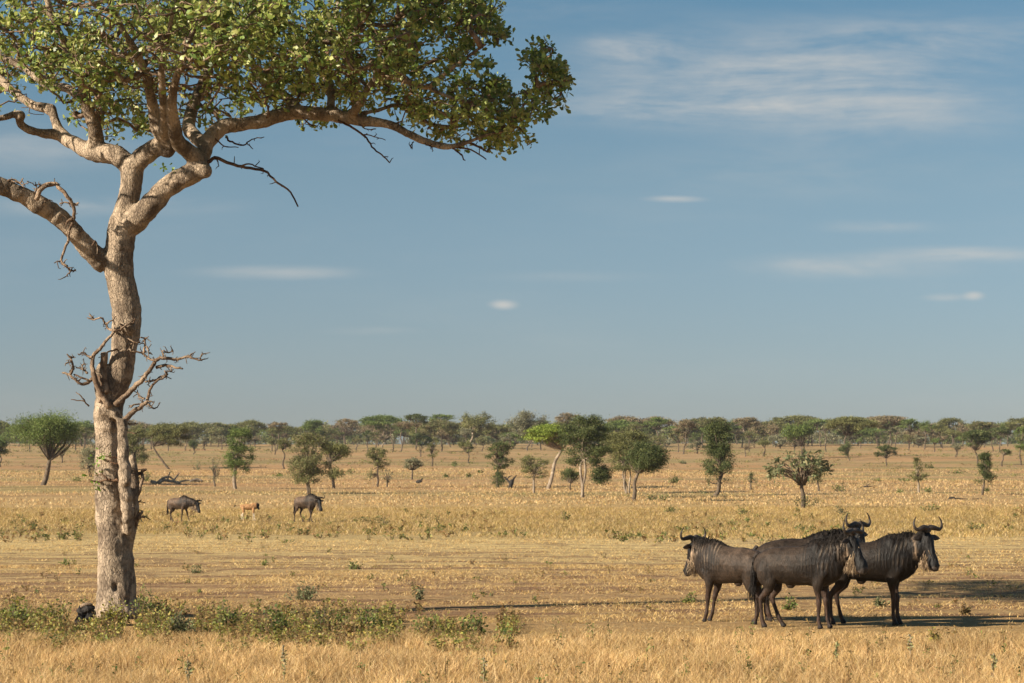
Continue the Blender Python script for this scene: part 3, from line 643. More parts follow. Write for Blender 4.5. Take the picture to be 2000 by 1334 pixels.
# ------------------------------------------------------------------ trees on the plain
PAL = {
 'green': [(.13, .18, .040), (.16, .21, .05), (.10, .145, .034), (.19, .22, .07)],
 'bright': [(.26, .33, .05), (.31, .37, .065), (.20, .27, .045)],
 'dark': [(.080, .105, .030), (.105, .13, .04), (.065, .085, .028), (.15, .155, .055)],
 'olive': [(.18, .18, .06), (.22, .21, .08), (.14, .145, .05)],
 'brown': [(.28, .21, .125), (.33, .25, .155), (.24, .18, .105), (.18, .175, .08)],
 'grey': [(.22, .21, .12), (.27, .25, .155), (.175, .17, .09)],
 'mix': [(.24, .19, .10), (.17, .18, .06), (.22, .20, .085), (.14, .16, .055)],
}
def far_tree(name, label, px, by, box, kind, pal, stems=1, lean=0, group='trees on the plain', dens=1.0, bark='farbark', fork=None, Y=None, low=None):
    if Y is None: x, y, z = gpos(px, by)
    else: x, y = (px-1000)/F*Y, Y; z = float(gz(x, y))
    s = y/F; rng = np.random.default_rng(int(px*13+by*7)); root = empty(name, (x, y, z)); tag(root, label, 'tree', group)
    by_eff = H0+(CAM-z)/s        # true screen row of the base
    x0, x1, y0, y1 = box
    W = (x1-x0)*s; top = (by_eff-y0)*s; bot = max((by_eff-y1)*s, .3); Hc = top-bot; cx = ((x0+x1)/2-px)*s
    pxw = x1-x0; pxh = y1-y0
    lf = MB(); br = MB(); pal_ = np.array(PAL[pal]); lp = 1.3 if pxw < 60 else 1.5
    fz = bot+Hc*(.12 if kind != 'umbrella' else -.05) if fork is None else (by_eff-fork)*s
    fz = min(max(fz, top*.12), top*.8); clumps = []
    if kind == 'umbrella':
        n = int(np.clip(pxw*.55, 12, 60))
        for i in range(n):
            a = rng.uniform(0, 6.28); r = math.sqrt(rng.random())
            zz = top-Hc*(.14+.45*r**2.2)*rng.uniform(.55, 1.5); clumps.append((cx+math.cos(a)*r*W*.44, math.sin(a)*r*W*.40, zz, W*rng.uniform(.09, .17), Hc*rng.uniform(.07, .14)))
        for i in range(n//4):
            a = rng.uniform(0, 6.28); r = rng.uniform(.1, .8); clumps.append((cx+math.cos(a)*r*W*.4, math.sin(a)*r*W*.4, top-Hc*rng.uniform(.5, .95), W*.07, Hc*.1))
    elif kind == 'round':
        n = int(np.clip(pxw*pxh/75, 18, 110))
        for i in range(n):
            if i == 0: lob = [rvec(1, rng)[0]*[1, 1, .75]*rng.uniform(.35, .62) for _ in range(9)]
            v = lob[i % 9]+rvec(1, rng)[0]*rng.random()**.4*.46; q = .46*(1-.18*max(v[2], 0))
            clumps.append((cx+v[0]*W*q, v[1]*W*q, bot+Hc*(.5+.42*v[2]), W*rng.uniform(.06, .13), Hc*rng.uniform(.05, .11)))
    elif kind in ('shaggy', 'narrow', 'cone'):
        n = int(np.clip(pxw*pxh/55, 18, 80))
        for i in range(n):
            t = rng.random()**.85
            prof = {'shaggy': np.interp(t, [0, .3, .6, .85, 1], [.6, .95, .8, .9, .45]), 'narrow': np.interp(t, [0, .12, .28, .5, .62, .8, 1], [.45, .85, 1, .5, .42, .62, .3]), 'cone': np.interp(t, [0, .2, .5, 1], [.6, 1, .55, .15])}[kind]
            a = rng.uniform(0, 6.28); r = math.sqrt(rng.random())*prof
            clumps.append((cx+math.cos(a)*r**.8*W*.53, math.sin(a)*r*W*.47, bot+Hc*t, W*rng.uniform(.06, .14), Hc*rng.uniform(.035, .08)))
    else:  # airy
        n = int(np.clip(pxw*pxh/60, 14, 60))
        for i in range(n):
            v = rvec(1, rng)[0]*rng.random()**.5; clumps.append((cx+v[0]*W*.46, v[1]*W*.42, bot+Hc*(.5+.47*v[2]), W*rng.uniform(.05, .10), Hc*rng.uniform(.07, .13)))
        dens *= .55
    nmain = len(clumps)
    if low: # a second, lower mass of foliage (box in photo pixels)
        lx0, lx1, ly0, ly1 = low; n = int(np.clip((lx1-lx0)*(ly1-ly0)/50, 8, 30))
        for i in range(n):
            v = rvec(1, rng)[0]*rng.random()**.5; lw = (lx1-lx0)*s; lh = (ly1-ly0)*s
            clumps.append((((lx0+lx1)/2-px)*s+v[0]*lw*.42, v[1]*lw*.4, max((by_eff-(ly0+ly1)/2)*s+v[2]*lh*.42, .2), lw*.14, lh*.16))
    C = np.array(clumps)
    area = np.sum(math.pi*C[:, 3]*C[:, 4])/s/s
    ls = lp*s; N = int(np.clip(area/(lp*lp)*3.6*dens, 120, 30000))
    w = C[:, 3]*np.sqrt(C[:, 3]*C[:, 4])*rng.uniform(.35, 1.3, len(C)); w[nmain:] *= .5*dens**4; k = rng.choice(len(C), N, p=w/w.sum())
    v = rng.normal(size=(N, 3))*(.5 if kind == 'umbrella' else .72)
    c = C[k, :3]+v*np.stack([C[k, 3], C[k, 3], C[k, 4]], -1)
    d = rvec(N, rng); d[:, 2] = d[:, 2]*.8+(.3 if kind != 'umbrella' else 0)
    tint = rng.uniform(.72, 1.22, (len(C), 1))[k]
    if pal == 'mix' or kind == 'umbrella':   # brown dry tops or dry undersides
        pass
    leaves(lf, c, d, rvec(N, rng)+[0, 0, .6], ls*rng.uniform(.9, 2.2, N), ls*rng.uniform(.5, 1.1, N), pal_[rng.integers(0, len(pal_), N)]*tint, 'quad')
    # stems and limbs
    tr = max(1.15*s*(1 if by > 900 else .8), top*.018)*(1.5 if stems == 1 and by > 930 else 1.15)
    forks = []
    for i in range(stems):
        o = (i-(stems-1)/2)*3.4*s; f = np.array([cx*.3+lean*s+o*.6+rng.normal(0, .04*top), rng.normal(0, .05)*W, fz])
        b = np.array([o*.8, (i % 2)*3*s, -.15]); m1 = b+(f-b)*.35+rng.normal(0, .02*top, 3); m2 = b+(f-b)*.7+rng.normal(0, .03*top, 3)
        pts = smooth_path([b, m1, m2, f], 4); rs = np.linspace(1.25, .8, len(pts))*tr/(stems**.35); tube(br, pts, rs, 7); forks.append((f, rs[-1]))
    br.build('trunk', M[bark], root); bb = MB()
    m = len(C) if kind in ('airy', 'umbrella') else min(len(C), 44)
    for i in range(min(m, 44)):
        f, r0 = forks[i % stems]; e = C[i, :3]
        if e[2] < f[2]*.8 and kind != 'umbrella': f = f*[1, 1, .6]
        mid = f+(e-f)*.5; mid[2] += (e[2]-f[2])*(-.15 if kind == 'umbrella' else .1); mid += rng.normal(0, .03*W, 3)
        tube(bb, smooth_path([f, mid, e], 3), np.linspace(r0*.55, r0*.18, 7), 4)
    if bb.n: bb.build('limbs', M[bark], root)
    lf.build('crown', M['farleaf'], root, False); return root

SK = 'acacias along the skyline'
TREES = [
 # label, px, base, box, kind, palette, options
 ('broad green tree with forked trunk at the left edge of the plain', 83, 948, (-6, 172, 784, 896), 'round', 'green', dict(stems=1, fork=900, dens=1.1)),
 ('green tree cut off by the left edge of the photo', 2, 912, (-40, 32, 842, 896), 'round', 'green', {}),
 ('leafless grey thorn bush tree close behind the left side of the big trunk', 178, 932, (150, 212, 866, 922), 'airy', 'grey', dict(stems=2)),
 ('tiny flat crowned tree between the broad green tree and the big trunk', 121, 904, (107, 136, 872, 890), 'umbrella', 'olive', {}),
 ('bushy olive tree partly hidden by the right side of the big trunk', 264, 930, (236, 288, 838, 906), 'shaggy', 'olive', dict(stems=2)),
 ('wide olive umbrella tree on a leaning trunk right of the big tree', 331, 916, (284, 376, 826, 872), 'umbrella', 'olive', dict(lean=-30, fork=872)),
 ('small dark bushy tree right of the leaning umbrella tree', 379, 888, (366, 392, 848, 884), 'round', 'dark', {}),
 ('thin grey green sapling between the far wildebeest and the slim tall tree', 420, 952, (409, 431, 896, 938), 'shaggy', 'grey', dict(dens=.6)),
 ('slim tall tree with a green tuft on top, above the calf', 460, 955, (438, 496, 840, 925), 'shaggy', 'green', dict(fork=885, dens=.75, bark='palebark')),
 ('brown domed tree on the skyline behind the slim tall tree', 488, 874, (462, 512, 824, 868), 'round', 'mix', {}),
 ('two tiered brown umbrella tree on the skyline left of the twin stemmed tree', 540, 880, (524, 562, 823, 842), 'umbrella', 'brown', {}),
 ('green tree on a crooked thin trunk left of the twin stemmed shaggy tree', 556, 916, (538, 572, 846, 884), 'round', 'olive', dict(lean=-3)),
 ('pale olive tree right behind the crooked thin trunked tree', 537, 888, (518, 545, 845, 874), 'round', 'olive', {}),
 ('green and brown umbrella tree on the skyline above the twin stemmed tree', 616, 878, (589, 638, 820, 858), 'umbrella', 'green', dict(fork=862)),
 ('shaggy brown green tree with twin stems behind the right far wildebeest', 603, 965, (566, 642, 850, 940), 'shaggy', 'mix', dict(stems=2, dens=.95)),
 ('round crowned green tree with a second lower bush, right of the shaggy tree', 652, 954, (624, 690, 856, 906), 'round', 'olive', dict(low=(638, 672, 912, 940), fork=905)),
 ('brown flat umbrella tree on a V shaped trunk on the skyline', 676, 872, (652, 703, 818, 832), 'umbrella', 'brown', dict(fork=850)),
 ('large green umbrella acacia with forked trunk, the widest dome of the skyline', 748, 874, (704, 792, 811, 838), 'umbrella', 'green', dict(fork=860, dens=1.1, bark='palebark')),
 ('shaggy grey green tree in tiers below the large green umbrella acacia', 736, 951, (713, 758, 875, 916), 'shaggy', 'olive', dict(low=(712, 734, 910, 948), dens=.75)),
 ('knee high grey green tree touching the shaggy tiered tree on its right', 757, 951, (744, 769, 917, 942), 'shaggy', 'grey', dict(dens=.7)),
 ('dark green umbrella tree just right of the widest dome of the skyline', 812, 876, (782, 836, 808, 830), 'umbrella', 'dark', {}),
 ('brown umbrella tree with thin stem in front of the skyline domes', 783, 882, (768, 822, 823, 838), 'umbrella', 'brown', {}),
 ('wide olive umbrella tree with brown top near the tall pale tree', 880, 874, (814, 898, 820, 852), 'umbrella', 'mix', dict(fork=858)),
 ('green umbrella crown behind the wide olive umbrella tree', 862, 872, (838, 892, 809, 824), 'umbrella', 'green', {}),
 ('short dark green tree standing in front of the brown umbrella trees', 813, 878, (794, 832, 838, 866), 'round', 'dark', {}),
 ('small flat grey green tree standing alone in the middle plain', 805, 937, (784, 826, 893, 920), 'umbrella', 'grey', dict(fork=918)),
 ('small tree with dark tuft on top behind the small flat grey tree', 844, 911, (829, 861, 853, 892), 'narrow', 'olive', {}),
 ('brown half dead little tree left of the dark tufted small tree', 822, 892, (814, 831, 870, 886), 'airy', 'brown', {}),
 ('tall pale barked tree with airy crown, highest of the skyline centre', 917, 878, (893, 970, 803, 846), 'airy', 'olive', dict(fork=845, bark='palebark', dens=1.5)),
 ('flat olive little tree below the tall pale barked tree', 916, 905, (894, 930, 859, 884), 'umbrella', 'olive', {}),
 ('round brown green tree right of the tall pale barked tree', 942, 882, (924, 966, 846, 874), 'round', 'mix', {}),
 ('airy grey high crowned tree left of the bright green twisted acacia', 1030, 880, (990, 1078, 804, 852), 'airy', 'grey', dict(dens=1.4, fork=860)),
 ('dark green tree above a brown bush, left of the charred stump', 973, 952, (952, 1001, 866, 916), 'shaggy', 'dark', dict(low=(958, 992, 918, 950))),
 ('small dark leaved tree on a pale thin trunk right of the charred stump', 1043, 965, (1016, 1071, 892, 934), 'shaggy', 'olive', dict(bark='palebark', dens=.9, fork=925)),
 ('bright yellow green acacia with twisted leaning trunk', 1070, 955, (1022, 1122, 830, 868), 'umbrella', 'bright', dict(lean=28, fork=878, bark='palebark', dens=1.2)),
 ('largest dark green tree with twin stems at mid plain', 1138, 972, (1098, 1192, 815, 908), 'shaggy', 'dark', dict(stems=2, low=(1150, 1198, 908, 944), dens=1.15, bark='palebark')),
 ('low dense dark bush tree left of the twin stemmed dark tree', 1112, 957, (1088, 1138, 906, 954), 'round', 'dark', {}),
 ('dark spreading tree with crooked bare branch, right of the largest dark tree', 1237, 978, (1210, 1310, 852, 932), 'round', 'dark', dict(fork=925, dens=1.1)),
 ('lighter green tree with pale stems just behind the dark spreading tree', 1226, 964, (1178, 1268, 845, 920), 'shaggy', 'olive', dict(stems=3, bark='palebark')),
 ('brown topped umbrella tree on the skyline behind the largest dark tree', 1120, 874, (1084, 1130, 806, 826), 'umbrella', 'brown', {}),
 ('wide brown umbrella tree on the skyline right of the largest dark tree', 1212, 872, (1172, 1254, 812, 846), 'umbrella', 'brown', dict(dens=.9)),
 ('green flat topped tree on the skyline above the dark spreading tree', 1284, 880, (1258, 1306, 815, 838), 'umbrella', 'green', {}),
 ('brown topped thin stemmed tree with green lower leaves, left of the tall narrow tree', 1335, 887, (1314, 1362, 820, 848), 'umbrella', 'brown', dict(low=(1324, 1346, 842, 868))),
 ('tiny grey tree right of the dark spreading tree near the skyline', 1301, 880, (1291, 1311, 861, 872), 'umbrella', 'grey', {}),
 ('small grey umbrella tree with two stems left of the tall narrow tree', 1362, 886, (1341, 1379, 862, 878), 'umbrella', 'grey', dict(stems=2)),
 ('tall narrow dark green tree standing alone between the tree groups', 1395, 968, (1368, 1438, 827, 940), 'narrow', 'dark', dict(dens=.95)),
 ('olive crowned skyline tree behind the tall narrow tree', 1382, 876, (1364, 1430, 815, 846), 'umbrella', 'mix', {}),
 ('brown umbrella tree in two tiers right of the tall narrow tree', 1449, 874, (1430, 1487, 815, 834), 'umbrella', 'brown', dict(low=(1432, 1470, 836, 862), bark='palebark')),
 ('green two stemmed tree in front of the brown two tiered umbrella', 1492, 891, (1474, 1514, 854, 878), 'round', 'olive', dict(stems=2)),
 ('faded brown small tree left of the green two stemmed tree', 1456, 892, (1446, 1476, 864, 880), 'airy', 'brown', {}),
 ('fresh green many stemmed tree behind the spiky candelabra tree', 1567, 896, (1525, 1601, 822, 870), 'round', 'green', dict(stems=3, fork=872)),
 ('olive umbrella tree on the skyline behind the fresh green tree', 1560, 872, (1508, 1602, 811, 836), 'umbrella', 'olive', {}),
 ('small grey green tree half hidden behind the spiky candelabra tree', 1599, 960, (1584, 1616, 898, 940), 'shaggy', 'olive', {}),
 ('tiny dark sapling between the tall narrow tree and the candelabra tree', 1468, 957, (1458, 1479, 922, 946), 'cone', 'dark', dict(dens=.8)),
 ('broad olive umbrella tree on a dark trunk, right of the fresh green tree', 1654, 892, (1611, 1716, 814, 842), 'umbrella', 'olive', dict(fork=850, dens=1.1)),
 ('round dark shrub tree under the broad olive umbrella', 1659, 900, (1632, 1674, 860, 892), 'round', 'dark', {}),
 ('wide brown domed umbrella tree on the skyline right of the broad olive one', 1735, 872, (1690, 1772, 811, 836), 'umbrella', 'brown', {}),
 ('bright green skyline tree right of the wide brown dome', 1775, 876, (1752, 1802, 818, 842), 'umbrella', 'green', {}),
 ('flat dark little tree standing below the wide brown dome', 1731, 910, (1711, 1753, 868, 894), 'umbrella', 'dark', {}),
 ('small brown bushy tree below the bright green skyline tree', 1775, 880, (1758, 1792, 844, 868), 'round', 'mix', {}),
 ('tall green tree with thin bare stems on the right of the skyline', 1806, 878, (1793, 1834, 817, 850), 'round', 'green', {}),
 ('small light green tree with thin stem near the right of the skyline', 1825, 883, (1811, 1841, 852, 872), 'round', 'green', {}),
 ('grey green small tree with V shaped stems on the right', 1868, 893, (1852, 1886, 860, 886), 'round', 'grey', dict(stems=2)),
 ('dark green umbrella tree on a tall stem at the right of the plain', 1910, 908, (1874, 1936, 839, 874), 'umbrella', 'dark', dict(fork=880, dens=1.3)),
 ('shaggy dark tree with lower branches nearly at the right edge', 1918, 967, (1900, 1946, 886, 942), 'cone', 'dark', dict(dens=1.1)),
 ('small cone shaped grey green tree on a pale stem, right half of the plain', 1795, 963, (1775, 1811, 896, 938), 'cone', 'olive', dict(bark='palebark')),
 ('small round tree with dark crown close to the right edge', 1957, 911, (1945, 1979, 872, 892), 'round', 'dark', {}),
 ('tall thin tree cut by the right edge of the photo', 1994, 909, (1980, 2014, 834, 880), 'shaggy', 'green', {}),
 ('olive brown umbrella tree on the skyline behind the tall stemmed dark one', 1922, 874, (1888, 1952, 822, 850), 'umbrella', 'mix', {}),
 ('green topped umbrella tree on the skyline at the right edge', 1968, 872, (1944, 1994, 824, 848), 'umbrella', 'green', {}),
 ('olive umbrella tree peeking over the leaning umbrella tree', 352, 872, (330, 398, 829, 850), 'umbrella', 'olive', {}),
 ('brown low tree on the skyline left of the slim tall tree', 425, 874, (398, 450, 833, 862), 'umbrella', 'mix', {}),
 ('grey bushy tree on the skyline behind the thin sapling', 400, 880, (385, 418, 846, 876), 'round', 'grey', {}),
 ('brown skyline tree left of the big trunk behind the broad green tree', 165, 874, (135, 192, 832, 862), 'round', 'mix', {}),
 ('brown flat tree seen just right of the dead branches of the big trunk', 280, 872, (250, 306, 830, 850), 'umbrella', 'brown', {}),
 ('grey brown round tree on the skyline left of the candelabra tree', 1515, 874, (1488, 1530, 824, 862), 'round', 'brown', {}),
 ('pale brown tree on the skyline between tall pale tree and airy grey tree', 968, 872, (945, 996, 828, 856), 'umbrella', 'brown', {}),
 ('dark low tree on the skyline under the wide brown umbrella', 1262, 880, (1240, 1290, 842, 874), 'round', 'olive', {}),
 ('low grey tree under the skyline crowns right of the largest dark tree', 1192, 876, (1170, 1215, 848, 874), 'round', 'grey', {}),
 ('olive bushy tree in the skyline right of the wide brown dome trees', 1838, 874, (1815, 1862, 824, 856), 'round', 'olive', {}),
 ('brown thin crowned skyline tree left of the olive brown umbrella', 1880, 872, (1858, 1904, 826, 850), 'airy', 'brown', dict(dens=1.6)),
]
for (lb, px, by, box, kind, pal, kw) in TREES:
    nm = {'umbrella': 'umbrella_acacia', 'round': 'savanna_tree', 'shaggy': 'thorn_tree', 'narrow': 'thorn_tree', 'cone': 'thorn_tree', 'airy': 'thorn_tree'}[kind]
    far_tree(nm, lb, px, by, box, kind, pal, group=SK if by < 884 else 'trees on the plain', **kw)
# further acacias behind the skyline that nothing tells apart
rngf = np.random.default_rng(21)
for i in range(64):
    px = -20+i*32+rngf.uniform(-14, 14); w = rngf.uniform(13, 27); by = rngf.uniform(870, 884); tp = rngf.uniform(826, 852); kd = rngf.choice(['umbrella', 'round', 'shaggy', 'umbrella'])
    far_tree('umbrella_acacia', 'hazy acacia deep in the tree line along the horizon', px, by, (px-w, px+w, tp, tp+rngf.uniform(14, 26)), kd, ['olive', 'green', 'mix', 'dark', 'grey', 'brown'][rngf.integers(0, 6)], group='hazy acacias deep in the tree line', dens=.9)
for i in range(44):
    px = -10+i*46.5+rngf.uniform(-16, 16); w = rngf.uniform(26, 44); by = rngf.uniform(868, 874); tp = rngf.uniform(813, 836)
    far_tree('umbrella_acacia', 'hazy acacia deep in the tree line along the horizon', px, by, (px-w, px+w, tp, tp+rngf.uniform(20, 34)), 'umbrella', ['olive', 'green', 'mix', 'green', 'brown', 'olive'][rngf.integers(0, 6)], group='hazy acacias deep in the tree line', dens=.85)
for i in range(46):
    px = -30+i*46+rngf.uniform(-16, 16); Yd = rngf.uniform(720, 860); w = rngf.uniform(22, 40); tp = rngf.uniform(826, 845)
    far_tree('umbrella_acacia', 'hazy acacia deep in the tree line along the horizon', px, 872, (px-w, px+w, tp, tp+rngf.uniform(12, 20)), 'umbrella', ['brown', 'olive', 'green', 'mix', 'grey'][i % 5], group='hazy acacias deep in the tree line', Y=Yd)
def woodland():
    mb = MB(); rng = np.random.default_rng(5); pals = [np.array(PAL[k]) for k in ('grey', 'olive', 'mix', 'dark')]
    for i in range(620):
        Y = rng.uniform(740, 1100); x = rng.uniform(-1, 1)*(Y*.235+10); z = float(gz(x, Y)); h = rng.uniform(2.6, 7.6); w = rng.uniform(3, 7)
        n = 150; v = rvec(n, rng)*rng.random((n, 1))**.33; c = np.array([x, Y, z+h*.62])+v*[w*.5, w*.5, h*.38]
        p = pals[rng.integers(0, 4)]; s = .42
        leaves(mb, c, rvec(n, rng), rvec(n, rng)+[0, 0, .5], s*rng.uniform(.8, 1.7, n), s*rng.uniform(.8, 1.4, n), p[rng.integers(0, len(p), n)], 'quad')
        tube(mb, [(x, Y, z-.2), (x+rng.normal(0, .3), Y, z+h*.6)], [.16, .1], 4, (.12, .09, .07))
    tag(mb.build('far_woodland', M['farleaf'], smooth=False), 'mass of distant bushes and trees behind the acacia line', 'woodland', kind='stuff')
woodland()

def candelabra():
    x, y, z = gpos(1568, 992); s = y/F; root = empty('candelabra_tree', (x, y, z)); rng = np.random.default_rng(9)
    tag(root, 'spiky candelabra like tree with thick drooping green tufts and a bush at its foot', 'tree', 'trees on the plain')
    tr = MB(); tube(tr, smooth_path([(0, 0, -.1), (.05, 0, .55), (-.05, 0, 1.1), (-.1, 0, 1.5)], 4), np.linspace(.15, .10, 13), 8)
    lf = MB()
    for i in range(62):
        a = rng.uniform(0, 6.28); r = math.sqrt(rng.random()); ex = math.cos(a)*r*1.85-.25; ey = math.sin(a)*r*1.5; ez = 1.75+1.5*(1-r**1.6)*rng.uniform(.4, 1.1)+rng.uniform(0, .8)
        e = np.array([ex, ey, ez]); f = np.array([-.05+rng.normal(0, .1), 0, 1.4])
        tube(tr, smooth_path([f, f+(e-f)*.5+[0, 0, .25], e], 3), np.linspace(.05, .015, 7), 4)
        n = 11; c = e+rng.normal(0, .10, (n, 3)); d = norm(np.array([math.cos(a)*.6, math.sin(a)*.6, -.15])+rvec(n, rng)*.8)
        L = rng.uniform(.25, .5, n); leaves(lf, c, d, rvec(n, rng)+[0, 0, .8], L, L*.30, np.array([(.13, .15, .065), (.20, .20, .10), (.30, .26, .14), (.08, .10, .04)])[rng.integers(0, 4, n)])
    bs = MB(); n = 260; v = rvec(n, rng)*rng.random((n, 1))**.4; c = np.array([.2, -.1, .35])+v*[.85, .6, .36]
    leaves(bs, c, rvec(n, rng)*.7+[0, 0, .3], rvec(n, rng), rng.uniform(.08, .16, n), .06, np.tile((.12, .12, .05), (n, 1))*rng.uniform(.7, 1.3, (n, 1)))
    tr.build('trunk', M['farbark'], root); lf.build('crown', M['farleaf'], root); bs.build('foot_bush', M['farleaf'], root)
candelabra()
def branch_thing(name, label, cat, px, py, lines, mat, group=None, col=(1, 1, 1)):
    x, y, z = gpos(px, py); s = y/F; root = empty(name, (x, y, z)); tag(root, label, cat, group); mb = MB(); rng = np.random.default_rng(int(px))
    by = H0+(CAM-z)/s
    for w0, w1, pts in lines:
        k = len(pts); q = smooth_path([((a-px)*s, .12*math.sin(i*2+w0), (by-b)*s) for i, (a, b) in enumerate(pts)], 4); tube(mb, q, np.linspace(w0, w1, len(q))*s/2, 7, col)
    mb.build('wood', M[mat], root)
branch_thing('fallen_tree', 'bleached fallen dead tree with upright broken branches behind the left far wildebeest', 'dead tree', 320, 946,
    [(7, 5, [(294, 940), (308, 943), (320, 938), (334, 940), (352, 943)]), (5, 3, [(308, 942), (318, 934), (332, 932), (342, 940)]), (4, 2, [(328, 936), (330, 928), (332, 922)]), (4, 2, [(340, 938), (345, 931), (350, 923)]), (4, 3, [(352, 941), (368, 938), (390, 941)]), (5, 4, [(372, 940), (384, 936), (396, 940)])], 'palebark')
branch_thing('charred_stump', 'black charred stump with two raised broken arms at mid plain', 'dead tree', 997, 954,
    [(9, 8, [(996, 955), (998, 946), (1000, 938)]), (6, 2, [(1000, 946), (1003, 936), (1009, 928)]), (5, 2, [(997, 944), (990, 936), (985, 931)]), (3, 1, [(990, 936), (996, 930), (1001, 929)])], 'char')
branch_thing('dead_log', 'low dark strip lying on the grass left of the shaggy right edge tree', 'log', 1885, 975, [(2.5, 1.5, [(1852, 974), (1865, 973), (1890, 975), (1918, 974)]), (4, 3, [(1853, 973), (1862, 972), (1868, 974)])], 'char', 'logs on the far plain')  # thin dark strip laid flat along the grass
branch_thing('dead_log', 'small dark stump like log alone in mid plain', 'log', 818, 944, [(8, 5, [(814, 942), (820, 940), (824, 939)]), (3, 2, [(821, 940), (824, 936), (826, 935)])], 'char', 'logs on the far plain')
branch_thing('dead_log', 'low dark log on grass left of the cone shaped tree shadows', 'log', 1690, 953, [(3, 2, [(1682, 952), (1692, 950), (1704, 950)]), (2, 1, [(1692, 950), (1697, 945)])], 'char', 'logs on the far plain')

